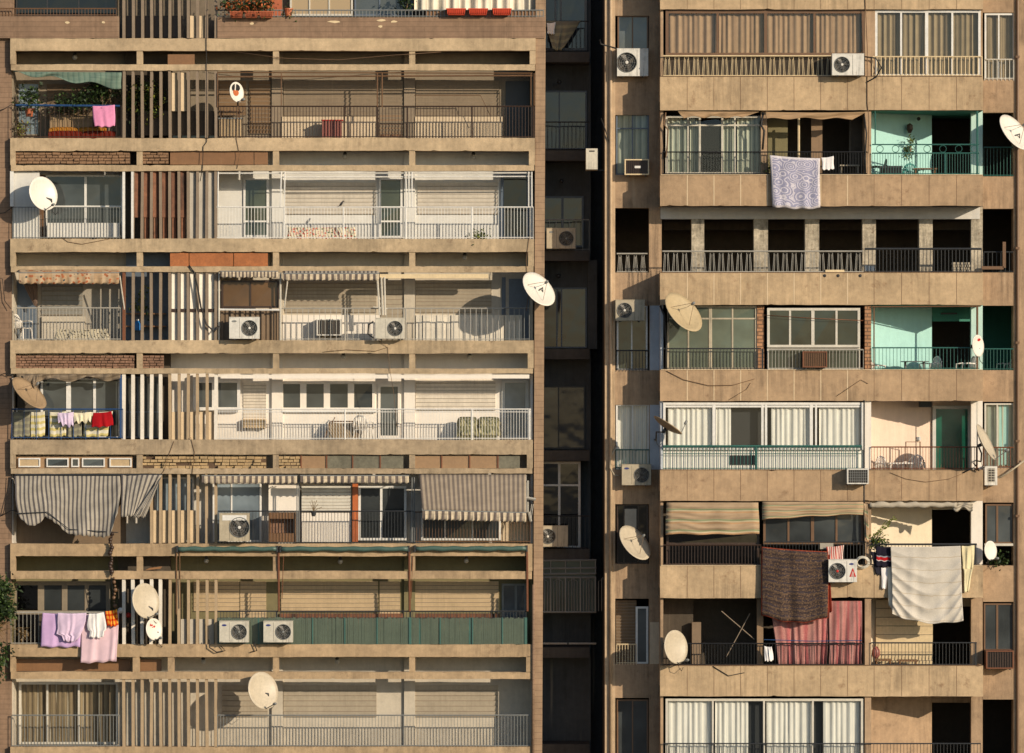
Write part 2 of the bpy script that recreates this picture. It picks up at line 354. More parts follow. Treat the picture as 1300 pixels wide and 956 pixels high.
def solo(mb, name, mats, label, cat, group=None, smooth=False, solid=0):
    return tag(mb.build(name, mats, None, None, smooth, solid), label, cat, group)

# ------------------------------------------------------------------ facade part builders
def rough_beam(par, name, x0, y0, x1, y1, d0, d1, mat, chip=.5):
    """a cast beam with worn, slightly wavering edges"""
    m = MB(); n = max(6, int((x1 - x0) / 4)); wt = wb = 0.0; ct = cb = 0.0
    for i in range(n + 1):
        x = lerp(x0, x1, i / n); wt = wt * .9 + rnd.gauss(0, .0022); wb = wb * .9 + rnd.gauss(0, .0022)
        ct = max(0, ct - .02) if rnd.random() > .03 * chip else rnd.uniform(.008, .03); cb = max(0, cb - .02) if rnd.random() > .04 * chip else rnd.uniform(.008, .028)
        a, b = P(x, y1, d0), P(x, y0, d0); b.z -= .002
        m.v += [a + Vector((0, 0, wb + cb)), b + Vector((0, 0, wt - ct)), Vector((b.x, d1, b.z + wt)), Vector((a.x, d1, a.z + wb))]
        if i:
            o = 4 * i - 4
            for q in range(4): m.face(o + q, o + (q + 1) % 4, o + 4 + (q + 1) % 4, o + 4 + q) if False else m.face(o + q, o + 4 + q, o + 4 + (q + 1) % 4, o + (q + 1) % 4)
    m.face(0, 1, 2, 3); e = 4 * n; m.face(e + 3, e + 2, e + 1, e)
    return m.build(name, mat, par)

def lerp(a, b, t): return a + (b - a) * t
def panel(par, name, x0, y0, x1, y1, d0, d1, mat): return MB().box(x0, y0, x1, y1, d0, d1).build(name, mat, par)

def window(par, x0, y0, x1, y1, d, fmat, cols=(), rows=(), fw=2.0, glass='gd', curtain=None, name='window', cseg=None, tall=None):
    f = MB(); t = .05
    f.box(x0, y0, x1, y0 + fw, d - t, d + .03); f.box(x0, y1 - fw, x1, y1, d - t, d + .03)
    f.box(x0, y0 + fw, x0 + fw, y1 - fw, d - t, d + .03); f.box(x1 - fw, y0 + fw, x1, y1 - fw, d - t, d + .03)
    for c in cols:
        w = fw * .8
        if isinstance(c, tuple): c, w = c
        f.box(c - w / 2, y0 + fw, c + w / 2, y1 - fw, d - t + .008, d + .025)
    for r_ in rows: f.box(x0 + fw, r_ - fw * .4, x1 - fw, r_ + fw * .4, d - t + .015, d + .02)
    o = f.build(name, fmat, par)
    g = MB(); xs = [x0 + fw * .6] + sorted(c[0] if isinstance(c, tuple) else c for c in cols) + [x1 - fw * .6]
    ys = [y0 + fw * .6] + sorted(rows) + [y1 - fw * .6]
    for xa, xb in zip(xs, xs[1:]):
        for ya, yb_ in zip(ys, ys[1:]):         # every pane sits a little out of true
            j = [d - .018 + rnd.uniform(-.008, .008) for _ in range(4)]; i = len(g.v)
            g.v += [P(xa, yb_, d), P(xb, yb_, d), P(xb, ya, d), P(xa, ya, d)]
            for q in range(4): g.v[i + q].y = j[q]
            g.face(i, i + 1, i + 2, i + 3)
    g.build('pane', glass, o)
    if curtain:
        for (c0, c1) in (cseg or [(x0 + fw, x1 - fw)]):
            n = max(3, int((c1 - c0) / 7)); ph = rnd.uniform(0, 6)
            MB().grid(lambda u, v: P(c0 + (c1 - c0) * u, y0 + (y1 - y0) * v, d + .09 + .025 * math.sin(u * n * 6.28 + ph + 1.3 * math.sin(u * 9 + ph)) + .012 * math.sin(u * n * 2.3 + v * 2)),
                      n * 6, 6).build('curtain', curtain, o, smooth=True)
    return o

def shutter(par, x0, y0, x1, y1, d, mat, pitch=4.0, name='roller_shutter'):
    n = max(2, int((y1 - y0) / pitch)); m = MB(); h = (y1 - y0) / n
    for i in range(n):
        a = y0 + i * h; j = rnd.uniform(0, .006)
        p0, p1 = P(x0, a, d), P(x1, a + h, d)
        m.hexa([(p0.x, d - .006 - j, p1.z), (p1.x, d - .006 - j, p1.z), (p1.x, d - .046 - j, p0.z), (p0.x, d - .046 - j, p0.z),
                (p0.x, d + .02, p1.z), (p1.x, d + .02, p1.z), (p1.x, d + .02, p0.z), (p0.x, d + .02, p0.z)])
        m.k = 1; m.wbox(p0.x + .002, p1.x - .002, d - .049 - j, d, p1.z + .001, p1.z + min(.016, h * .003)); m.k = 0  # brown line paints the thin shadow under each slat lip
    return m.build(name, [mat, 'slatshade'], par)

def railing(par, x0, x1, yt, yb, d, mat, sp=4.0, r=.011, mids=(), posts=(), top=.024, name='railing'):
    r *= .72; top *= .85
    m = MB(); m.pt([(x0, yt, d), (x1, yt, d)], top); m.pt([(x0, yb - 1.5, d), (x1, yb - 1.5, d)], .013)
    for y in mids: m.pt([(x0, y, d), (x1, y, d)], .012)
    n = max(1, int((x1 - x0) / sp))
    for i in range(n + 1):
        x = x0 + (x1 - x0) * i / n; a, b = P(x, yb, d), P(x, yt, d)
        m.wbox(a.x - r, a.x + r, d - r, d + r, a.z - .03, b.z)
    for x in posts: m.pt([(x, yt, d), (x, yb + 1, d)], .028)
    return m.build(name, mat, par)

def zigzag(par, x0, x1, yt, yb, d, mat, per=11.6):
    m = MB(); m.pt([(x0, yt, d), (x1, yt, d)], .022); m.pt([(x0, yb - .5, d), (x1, yb - .5, d)], .016)
    n = max(1, round((x1 - x0) / per)); w = (x1 - x0) / n
    for i in range(n):
        x = x0 + i * w
        for o in (0, 1.9):
            m.pt([(x + 1 + o, yb - 1, d), (x + 2.6 + o * .55, yt + 2 + o, d), (x + w - 4.4 - o * .55, yt + 2 + o, d), (x + w - 2.8 - o, yb - 1, d)], .0085, 4)
    return m.build('balustrade', mat, par)

def bricks(par, x0, y0, x1, y1, d, mat, bw=9.0, bh=3.6, jit=.03, name='brick_infill'):
    m = MB(); m.k = 1; m.box(x0, y0, x1, y1, d + .05, d + .12); m.k = 0
    rows = max(2, int((y1 - y0) / bh)); h = (y1 - y0) / rows
    for r_ in range(rows):
        x = x0 - (bw * .5 if r_ % 2 else 0)
        while x < x1:
            w = bw * rnd.uniform(.75, 1.15); a, b = max(x, x0) + .4, min(x + w, x1) - .4
            if b - a > 1: m.box(a, y0 + r_ * h + rnd.uniform(.2, .8), b, y0 + (r_ + 1) * h - rnd.uniform(.2, .7), d + rnd.uniform(-jit, jit), d + .06)
            x += w
    return m.build(name, [mat, 'mort'], par)
# ================================================================== left apartment block
BD = 1.08                                       # depth of the balconies
L = bpy.data.objects.new('apartment_block', None); C.objects.link(L); L.location = (P(350, 0, 0).x, 2, 0)
tag(L, 'tan concrete apartment block with long horizontal balcony beams and brown tiled side walls', 'building')
LV = [(48.5, 64.5, 81.5, 89.5), (175, 191.5, 209.5, 217), (303, 320, 338, 345.5), (432, 448.5, 467.5, 474.5), (558, 577, 594.5, 601.5), (690, 706, 725, 735),
      (818, 834, 853, 862), (948, 964, 982, 990), (1078, 1094, 1112, 1120)]
BR = [680, 679, 678, 677.5, 676.5, 676, 675.5, 675, 674]   # right end of the beams, level by level
FX = [157 + 11.7 * i for i in range(11)]
zb = P(0, 1120, 0).z
# side walls in brown tile
a, b = P(-70, 0, .19), P(14.5, -60, .19)
MB().wbox(a.x, b.x, .19, 9, 0, b.z + 3).build('side_wall', 'clad', L)
a, b = P(676, 0, .05), P(689.5, -60, .05); m = MB(); t = P(693.2, -60, .05)
z0 = P(0, 1120, .05).z
m.hexa([(a.x, .05, z0), (P(687.5, 0, .05).x, .05, z0), (t.x, .05, t.z), (a.x + .1, .05, t.z), (a.x, 9, z0), (P(687.5, 0, .05).x, 9, z0), (t.x, 9, t.z), (a.x + .1, 9, t.z)])
m.build('side_wall', 'cladb', L)
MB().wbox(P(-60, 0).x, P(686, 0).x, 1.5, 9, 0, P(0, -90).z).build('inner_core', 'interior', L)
MB().wbox(P(13, 0).x, P(676, 0).x, 0, 1.4, 0, zb).build('podium_wall', 'conc', L)
MB().wbox(P(676, 0).x, P(687, 0).x, .06, 1.4, 0, zb + .2).build('podium_wall', 'clad', L)
for i, (pt, pb, lt, lb) in enumerate(LV):
    x0, x1 = 13, BR[i]
    # parapet band with slightly uneven lower edge, lintel band, posts
    ck = ['c0', 'c0', 'c1', 'c1', 'c2', 'c3', 'c3', 'c3', 'c3'][i]; rough_beam(L, 'parapet_beam', x0, pt, x1, pb, 0, .3, ck)
    rough_beam(L, 'lintel_beam', x0 + .8, lt, x1 - .7, lb, .004, .24, ck)
    for xa, xb in ((x0, x0 + 6.5), (x1 - 7.5, x1), (173.5, 181), (346.5, 354), (519.5, 527)):
        if i == 6 and xa == 173.5: xa, xb = 168.5, 177
        MB().box(xa, pb, xb, lt, .002 if xa < 20 or xa > 600 else .03, .24).build('transom_post', ck, L)
    if i == 6: MB().box(213, pb, 221, lt, .03, .24).build('transom_post', ck, L)
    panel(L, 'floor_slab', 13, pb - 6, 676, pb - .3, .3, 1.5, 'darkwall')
# back walls floor by floor
wm = ['walltop', 'wall1', 'wall2', 'wall3', 'wall4', 'wall5', 'wall6', 'wall3', 'wall2']
for i in range(9):
    y0 = -75 if i == 0 else LV[i - 1][1] - 4
    panel(L, 'back_wall', 10, y0, 682, LV[i][0] + 5, BD, 1.5, wm[i])
for i in range(1, 8):      # plaster piers on the back wall and end partitions
    y0, y1 = LV[i - 1][1], LV[i][0] + 2
    pm = {1: 'sh1', 3: 'wall3', 6: 'wall6'}.get(i, wm[i])
    for xa, xb in ((345, 359), (513, 527)):
        if not (i == 5 or (i == 6 and xa == 345)): panel(L, 'pier', xa, y0, xb, y1, BD - .09, BD + .05, pm)
    panel(L, 'end_wall', 14.5, y0, 17, y1, .3, BD, wm[i]); panel(L, 'end_wall', 673.5, y0, 676.5, y1, .3, BD, wm[i])
# ceiling lamps
for (x, y) in ((95, 73), (438, 199), (601, 199), (436, 453), (596, 453), (262, 712), (432, 713), (592, 712), (258, 840), (428, 840), (590, 327)):
    c = P(x, y, .7); m = MB(); m.ball(c, .075); m.k = 1; m.lathe(c, [(.05, .06), (.06, .09), (.03, .16)], 10)
    m.build('ceiling_lamp', ['lampglass', 'dgrey'], L, smooth=True)
# transom infill
bricks(L, 20, 193, 165, 208, .1, 'br_a'); bricks(L, 181, 193, 214, 208, .1, 'br_a')
panel(L, 'infill_panel', 216, 192, 322, 209, .1, .14, 'brownpanel'); panel(L, 'infill_panel', 323, 192, 340, 209, .1, .14, 'brownpanel')
for xa, xb in ((216, 239.5), (240.5, 296), (297, 340)): panel(L, 'infill_panel', xa, 321, xb, 338, .08, .13, 'orangepanel')
bricks(L, 20, 451, 171, 468, .1, 'br_b', 8, 3); bricks(L, 181, 451, 208, 468, .1, 'br_b', 8, 3)
bricks(L, 178, 579, 338, 595, .1, 'br_c', 10, 3.6, .06); bricks(L, 352, 579, 382, 595, .08, 'br_c', 8, 3.6, .05)
panel(L, 'infill_panel', 21, 580, 168, 595, .14, .17, 'tanpanel')
for xa, xb, g in ((23.5, 51, 'sheetw'), (59, 87, 'gb'), (90.5, 100.5, 'gb'), (104, 133, 'gb'), (139, 167, 'sheetw')):
    window(L, xa, 581.5, xb, 593, .12, 'white', (), (), 1.6, 'gd' if g == 'gb' else 'panelt', name='transom_window')
for xa, xb, k in ((383, 414, 'tanpanel'), (415.5, 447, 'glasspanel'), (448.5, 482, 'glasspanel'), (483.5, 512, 'glasspanel'), (527, 560, 'tanpanel'), (561.5, 595.5, 'tanpanel'), (597, 631.5, 'tanpanel'), (633, 660, 'glasspanel')):
    o = MB().box(xa, 579, xb, 594.5, .1, .13).build('infill_panel', k, L)
    MB().box(xa - 1.6, 578, xa, 594.5, .07, .13).build('frame_bar', 'rust', o)
panel(L, 'infill_panel', 213, 69, 247, 82, .12, .16, 'brownpanel')
m = MB(); a = P(183, 725, .25); m.hexa([P(184, 724, .2), P(204, 722, .2), P(206, 719, .2), P(190, 721, .2), P(184, 724, .5), P(204, 722, .5), P(206, 719, .5), P(190, 721, .5)])
solo(m, 'plank', 'wood', 'weathered wooden plank lying in the transom slot above the grey dishes', 'plank')
panel(L, 'infill_panel', 21, 837, 165, 852, .5, .54, 'brownpanel'); panel(L, 'infill_panel', 178, 837, 205, 852, .4, .44, 'brownpanel')
# fins and the panels between them
finm = {0: 'fin', 1: 'fin', 2: 'fin', 3: 'fin', 4: 'finw', 5: 'fint', 6: 'finw', 7: 'fint'}
for i in range(8):
    y0, y1 = (-70, 48.5) if i == 0 else (LV[i - 1][3], LV[i][0])
    for j, x in enumerate(FX):
        if i == 2 and j in (0,): continue
        if i == 4 and j == 10: k = 'finw'
        elif i == 4 and j > 4: k = 'fint'
        elif i == 6 and j > 4: k = 'fint'
        else: k = finm[i]
        if i == 5 and j < 3: continue
        w = 1.7 + (.4 if k == 'finw' else 0)
        fm = MB().box(x - w, y0, x + w, y1, .05, .2); s1, s2 = rnd.uniform(-.012, .012), rnd.uniform(-.012, .012)
        for q in range(8): fm.v[q].x += s1 if q in (0, 1, 4, 5) else s2
        fm.build('fin', k, L)
def fpanels(j0, j1, y0, y1, mat, off=2.5, w=6.5, d=.12, tilt=.05):
    for j in range(j0, j1):
        x = FX[j] + off; m = MB(); a, b = P(x, y1, d), P(x + w, y0, d)
        m.hexa([(a.x, d, a.z), (b.x, d + tilt, a.z), (b.x, d + tilt, b.z), (a.x, d, b.z), (a.x, d + .03, a.z), (b.x, d + tilt + .03, a.z), (b.x, d + tilt + .03, b.z), (a.x, d + .03, b.z)])
        m.build('fin_panel', mat, L)
fpanels(5, 7, 92, 141, 'panelt'); fpanels(1, 7, 217, 276, 'rustpanel', 2, 8.5, .1, .1); fpanels(2, 7, 276, 303, 'rustpanel', 3, 5, .16); fpanels(7, 10, 217, 303, 'panelg', 2, 8.5)
fpanels(5, 10, 345, 392, 'panelw', 2.4, 7); fpanels(5, 10, 396, 432, 'panelw', 2.4, 7); panel(L, 'fin_rail', 215, 392, 275, 396, .1, .16, 'darkbrown')
fpanels(5, 10, 523, 558, 'panelt', 2.6, 6.5); fpanels(3, 8, 648, 689, 'panelt', 2.5, 6.8); fpanels(6, 10, 786, 818, 'panelg', 2.3, 7)
fpanels(7, 9, 20, 48, 'panelt', 2.4, 7, .1)
panel(L, 'low_panel', 175, 141, 272, 172, .24, .27, 'darkwall'); panel(L, 'low_panel', 216, 143, 273, 175, .28, .31, 'gb')
panel(L, 'low_panel', 157, 20, 232, 47, .28, .32, 'darkbrown')
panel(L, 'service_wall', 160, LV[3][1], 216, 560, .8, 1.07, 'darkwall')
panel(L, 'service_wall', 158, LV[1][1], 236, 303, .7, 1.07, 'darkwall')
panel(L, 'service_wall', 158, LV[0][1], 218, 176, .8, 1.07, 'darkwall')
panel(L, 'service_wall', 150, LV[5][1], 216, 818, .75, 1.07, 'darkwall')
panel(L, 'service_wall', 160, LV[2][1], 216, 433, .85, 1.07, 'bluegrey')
window(L, 158, 478, 206, 556, .7, 'bluegrey', (175, 191), (523,), 2, 'gd')
window(L, 196, 606, 246, 688, .7, 'white', (218,), (), 2, 'gd3')
# ---- top storey (cut by the upper edge of the picture)
m = MB(); m.box(-60, 20.5, 151, 48.4, .02, .16); m.build('brick_parapet', 'clad', L)
m = MB(); m.box(276, 22, 692, 48.4, .012, .16); m.build('brick_parapet', 'clad', L)
for x, y, w in ((85, 28.5, 7), (131, 28.5, 5), (320, 29.8, 7), (425, 27.5, 18), (484, 25.8, 12), (500, 27.5, 9), (483, 33.5, 6)):   # broken tiles baring pale mortar
    m = MB(); n = 8; pts = [P(x + w * .5 * math.cos(6.28 * q / n) * rnd.uniform(.7, 1.1), y + 1.6 * math.sin(6.28 * q / n) * rnd.uniform(.6, 1.2), .006) for q in range(n)]
    m.v = pts + [p + Vector((0, .02, 0)) for p in pts]; m.face(*range(n)); [m.face(q, n + q, n + (q + 1) % n, (q + 1) % n) for q in range(n)]
    m.build('chipped_patch', 'cream2', L)
railing(L, -40, 148, 11, 20.5, .05, 'brownf', 4, .01, name='railing'); railing(L, 276, 690, 13, 22, .05, 'grey', 4.5, .012)
panel(L, 'low_wall', 540, 13.5, 692, 22, .08, .16, 'brownpanel')
window(L, 20, -60, 148, 20, .9, 'dgrey', (60, 100), (), 2, 'gb'); window(L, 368, -60, 448, 20, .9, 'offwhite', (393, 418, 447), (), 2.4, 'cur_grey')
panel(L, 'wall_panel', 322, -60, 330, 20, .88, .95, 'terracotta'); panel(L, 'wall_panel', 340, -60, 358, 20, .88, .95, 'terracotta'); window(L, 450, -60, 524, 20, .9, 'bluegrey', (482,), (), 2.2, 'gd')
MB().grid(lambda u, v: P(526 + 162 * u, -50 + 63 * v, .28 + .05 * math.sin(u * 75) + .03 * math.sin(u * 31 + 2 * v)), 200, 4).build('curtain', 'cur_white2', L, smooth=True)
# ---- balcony 1
window(L, 22, 105, 50, 172, BD, 'wall1', (), (), 1.5, 'gd3'); shutter(L, 60, 107, 152, 150, BD, 'shb')
for x0, x1, k in ((360, 478, 'sh1'), (482, 512, 'sh1'), (528, 634, 'sh1'), (316, 344, 'sh1d'), (278, 312, 'sh1d')): shutter(L, x0, 103, x1, 147 if x1 not in (512, 344) else 170, BD, k, 5)
panel(L, 'low_wall', 358, 148, 477, 176, BD - .12, BD, 'low1'); panel(L, 'low_wall', 527, 148, 638, 176, BD - .12, BD, 'low1')
panel(L, 'door', 482, 146, 511, 174, BD - .03, BD + .02, 'sh1d'); panel(L, 'door', 642, 103, 672, 175, BD - .03, BD + .02, 'dgrey')
m = MB(); [m.box(x, 171, x + 1.5, 174.5, .6, .62) for x in range(483, 510, 3)]; m.build('vent_grille', 'rust', L)
railing(L, 276, 679, 135, 175, .06, 'darkbrown', 4, .012, posts=(437, 479, 517, 599, 677)); railing(L, 15, 154, 134, 175, .06, 'darkbrown', 6, .009, top=.012)
m = MB()
for x in (276, 479, 485): m.pt([(x, 93, .04), (x, 136, .04)], .022)
for x in (357, 674, 678): m.pt([(x, 93, .04), (x, 134, .05)], .016)
m.pt([(276, 97.5, .05), (676, 96, .05)], .025); m.pt([(276, 92, .06), (676, 93, .06)], .018); m.pt([(526, 121, .3), (610, 121, .3), (623, 148, .3)], .012)
m.build('awning_rail', 'brownf', L)
# ---- balcony 2
panel(L, 'wall_panel', 17, 218, 50, 303, .14, .2, 'wall2')
window(L, 58, 222, 156, 301, .8, 'white', ((108.5, 3),), (262,), 2.4, 'gd', 'cur_tan'); panel(L, 'wall_panel', 50, 222, 57, 301, .8, 1.07, 'brownf'); panel(L, 'low_wall', 60, 283, 152, 302, .5, .6, 'wall2')
for x, w, k in ((157, 3.2, 'white'), (168, 3, 'white'), (15, 4.5, 'white')): panel(L, 'post', x - w / 2, 217, x + w / 2, 303 if x > 100 else 262, .03, .1, k)
for x0, x1 in ((362, 477), (530, 632)): shutter(L, x0, 232, x1, 272, BD, 'sh2', 4.5)
window(L, 309, 226, 341, 301, BD, 'white', (), (263, 281), 2.6, 'gd2'); window(L, 481, 226, 511, 302, BD, 'white', (), (263, 281), 2.6, 'gd2'); panel(L, 'door', 640, 228, 667, 300, BD - .03, BD + .03, 'gb')
window(L, 636, 222, 672, 303, BD - .02, 'bluegrey', (), (), 3.5, 'gb')
railing(L, 275, 677, 263, 303, .06, 'white', 4, .009, mids=(), posts=(361, 436, 515, 599)); railing(L, 16, 152, 263, 303, .06, 'grey', 4, .008, top=.012)
m = MB()
for x in (277, 357, 361.5, 515, 519, 523, 671, 675): m.pt([(x, 218, .05), (x + rnd.uniform(-1.5, 1), 263, .05)], .02)
m.pt([(277, 220, .1), (676, 219.5, .1)], .022); m.pt([(357, 225, .12), (675, 224, .12)], .02); m.build('awning_rail', 'white', L)
# ---- balcony 3
panel(L, 'door', 22, 358, 47, 430, BD - .02, BD + .03, 'bluegrey'); panel(L, 'wall_panel', 48, 350, 156, 432, BD - .02, BD + .01, 'panelg'); shutter(L, 53, 358, 105, 400, BD - .02, 'shg', 6); panel(L, 'low_wall', 53, 402, 108, 432, BD - .12, BD, 'wall3')
for x0, x1 in ((362, 478), (528, 624)): shutter(L, x0, 356, x1, 397, BD, 'sh3', 4.5)
shutter(L, 484, 356, 511, 430, BD, 'sh3', 6); panel(L, 'low_wall', 359, 400, 482, 433, BD - .1, BD, 'wall4')
m = MB(); x = 528
while x < 660: m.box(x, 400, x + 4.4, 433, BD - .12 - (.04 if int(x) % 2 else 0), BD); x += 4.5
m.build('corrugated_sheet', 'panelw', L); panel(L, 'post', 637, 352, 642, 432, BD - .03, BD + .02, 'bluegrey'); panel(L, 'door', 646, 354, 672, 432, BD - .03, BD + .02, 'bluegrey')
window(L, 281, 356, 354, 391, .3, 'darkbrown', (318,), (), 2.5, 'gbrown', name='window')
m = MB(); x = 280
while x < 353: m.box(x, 393, x + 3.4, 432, .28 - (.05 if int(x / 6.5) % 2 else 0), .4); x += 6.5
m.box(280, 393, 353, 432, .32, .42); m.build('corrugated_sheet', 'shb', L)
railing(L, 20, 153, 391, 432, .06, 'steel', 4.2, .008); railing(L, 356, 640, 391.5, 432, .06, 'steel', 7, .012, posts=(438, 515)); railing(L, 640, 672, 391, 432, .06, 'grey', 6, .012)
MB().pt([(277, 393, .04), (355, 393.5, .04)], .03).build('rail', 'white', L)
for x in (278, 356): MB().pt([(x, 346, .03), (x, 432, .03)], .028).build('frame_post', 'offwhite', L)
panel(L, 'post', 155.5, 346, 159, 432, .02, .1, 'rust')
m = MB(); [m.box(x, 412 + (x % 3), x + 5, 415 + (x % 3), .55, .75) for x in (172, 180, 190, 200)]; m.box(160, 413.5, 210, 415, .5, .8); m.box(160, 397.5, 210, 399, .5, .8); m.build('shelf', 'wood', L)
panel(L, 'awning_roller', 482, 348, 620, 353.5, -.02, .12, 'cream2')
# ---- balcony 4
window(L, 20, 480, 152, 556, .55, 'white', ((53, 3), (87, 6), (120, 3.4)), (), 2, 'gd'); panel(L, 'wall_panel', 16, 478, 50, 518, .5, .54, 'darkwall')
window(L, 245, 482, 305, 521, .85, 'white', (250, (273, 8)), (), 4, 'gd'); panel(L, 'fin_rail', 245, 475, 305, 482, .8, 1, 'wall4')
shutter(L, 309, 486, 338, 542, BD, 'sh4', 4); shutter(L, 528, 482, 629, 521, BD, 'sh4', 4.5)
window(L, 356, 484, 476, 521, BD, 'wall4', ((385, 8), (415, 8), (445.5, 8)), (), 3.5, 'gd'); window(L, 480, 488, 508, 556, BD, 'wall4', (), (), 3, 'gd'); window(L, 637, 482, 671, 557, BD - .02, 'wall2', (), (), 4, 'gd3')
m = MB(); [m.box(xa, 521, xb, 523.5, BD - .12, BD) for xa, xb in ((278, 302), (358, 478))]; m.build('window_sill', 'white', L)
panel(L, 'awning_roller', 280, 475.5, 672, 480.5, .06, .2, 'wall4')
railing(L, 275, 674, 519.5, 558, .06, 'white', 3.6, .008, mids=(523,), posts=(438, 599, 672)); railing(L, 15, 156, 519.5, 557, .05, 'blue', 15, .012)
panel(L, 'post', 152, 476, 155, 556, .05, .1, 'blue')
# ---- balcony 5
panel(L, 'wall_panel', 14, 596, 160, 692, BD - .05, BD + .02, 'shb')
window(L, 270, 612, 332, 688, .75, 'white', (294,), (), 2.4, 'gd3'); panel(L, 'wall_panel', 341, 612, 380, 650, .8, 1.07, 'wall4'); shutter(L, 383, 617, 446, 650, .8, 'shw', 4); panel(L, 'low_wall', 383, 651, 446, 688, .8, 1, 'wall4')
panel(L, 'post', 447.5, 614, 454.5, 688, .7, .9, 'orange'); window(L, 455, 617, 516, 686, .8, 'white', ((484, 3),), (), 3, 'gd')
window(L, 535, 655, 636, 686, .7, 'white', (565, 600), (), 2.6, 'gd'); panel(L, 'wall_panel', 636, 640, 672, 688, .8, 1.0, 'low1')
railing(L, 277, 525, 649, 690, .06, 'dgrey', 4, .009, posts=(526,)); railing(L, 525, 673, 650, 689, .07, 'brownf', 4, .009)
for x in (377, 379.5, 523, 526): MB().pt([(x, 606, .05), (x, 688, .05)], .018).build('frame_post', 'grey', L)
# ---- balcony 6
panel(L, 'door', 22, 744, 49, 816, .78, .84, 'gb'); window(L, 16, 738, 140, 780, .8, 'wall1', ((52, 8), (82, 7), (110, 5), (137, 5)), (), 5, 'gd'); panel(L, 'low_wall', 49, 781, 140, 816, .78, .82, 'darkwall')
for x0, x1, y1 in ((246, 304, 776), (305, 338, 790), (357, 480, 777), (482, 508, 790), (527, 633, 776)): shutter(L, x0, 738, x1, y1, BD, 'sh6', 5)
panel(L, 'low_wall', 355, 779, 634, 792, BD - .06, BD, 'rustpanel'); window(L, 637, 741, 668, 790, BD, 'grey', ((655, 3),), (), 2.5, 'gd3')
railing(L, 276, 668, 776, 786, .06, 'dgrey', 4, .01, posts=(351, 521)); railing(L, 14, 150, 777.5, 818, .05, 'steel', 5, .008, top=.03)
m = MB(); x = 276.0
while x < 668:
    w = rnd.uniform(1.6, 2.8); m.k = 0 if rnd.random() < .97 else 1; m.box(x, 784.5 + rnd.uniform(-1, 1), x + w, 818, .03 + rnd.uniform(0, .02), .07); x += w + rnd.uniform(0, .25)
m.k = 1
for x in (396, 437, 478, 558, 599, 637, 666, 519): m.box(x, 784, x + (1.6 if x not in (519, 666) else 3.2), 818, .012, .03)
m.build('reed_screen', ['screen', 'screenl'], L)
m = MB()
for x in (353.5, 519.5, 669): m.pt([(x, 700, -.02), (x + .5, 776, .02)], .035, 6)
for x in (360, 524): m.pt([(x, 706, 0), (x - 2, 760, .02)], .012)
m.build('awning_post', 'rustp', L)
m = MB(); m.pt([(224, 698, -.03), (224, 780, 0)], .02); m.pt([(228, 700, -.03), (229, 772, 0)], .014); m.build('awning_post', 'brownf', L)
# ---- storey below (only its top shows)
window(L, 24, 866, 150, 945, BD - .12, 'offwhite', (60, 100), (), 3, 'gc', 'cur_grey'); [shutter(L, x0, 870, x1, 910, BD, 'sh3', 6) for x0, x1 in ((360, 478), (527, 632), (282, 340))]
railing(L, 276, 673, 908, 948, .06, 'grey', 4, .01); railing(L, 15, 152, 908, 948, .06, 'grey', 4, .01)
# downpipe on the right side wall
m = MB(); m.pt([(677.5, 742, -.03), (676.5, 960, -.03)], .045, 8); m.build('drain_pipe', 'clad', L, smooth=True)
# ================================================================== right apartment block
T = bpy.data.objects.new('apartment_block', None); C.objects.link(T); T.location = (P(1040, 0, 0).x, 2, 0)
tag(T, 'tan apartment block of stacked panel balconies with teal loggias and a zigzag balustrade', 'building')
PV = [(-60, 12), (97, 140), (222, 261.5), (346, 387), (469.5, 509), (596.5, 636), (718, 759), (845, 884), (968, 1008), (1090, 1130)]
SR = 1.08; XR = 1345
zt = P(0, -80).z
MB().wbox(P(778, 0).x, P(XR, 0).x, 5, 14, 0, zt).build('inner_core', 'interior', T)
MB().wbox(P(768, 0, SR).x, P(777, 0, SR).x, 1.6, 14, 0, zt).build('side_wall', 'rear2', T)
MB().wbox(P(XR - 8, 0, SR).x, P(XR, 0, SR).x, 1.6, 14, 0, zt).build('side_wall', 'strip', T)
zb = P(0, 1130).z
MB().wbox(P(768, 0, SR).x, P(XR, 0, SR).x, SR, 5, 0, zb).build('podium_wall', 'strip', T)
MB().wbox(P(838, 0).x, P(1248, 0).x, 0, SR, 0, zb).build('podium_wall', 'conc2', T)
panel(T, 'pier', 768, -80, 781, 1130, SR, 1.6, 'pier'); panel(T, 'pier', 824, -80, 840, 1130, SR + .005, 1.5, 'strip')
panel(T, 'pier', 1287, -80, XR, 1130, SR, 1.6, 'strip')
opL = [(20, 63), (146, 222), (264, 346), (388, 470), (514, 596), (640, 716), (760, 843), (886, 965)]
opR = [(16, 101), (143, 224), (265, 346), (388, 470), (510, 594), (638, 718), (764, 845), (888, 970)]
for ops, xa, xb in ((opL, 781, 824), (opR, 1248, 1287)):
    y = -80
    for (a, b) in ops + [(1130, 1130)]:
        if a > y: panel(T, 'spandrel', xa, y, xb, a, SR + .01, 1.5, 'strip')
        y = b
postm = ['strip', 'tealpost', 'oldcol', 'tealpost', 'wall4', 'wall4', 'strip', 'strip', 'strip']
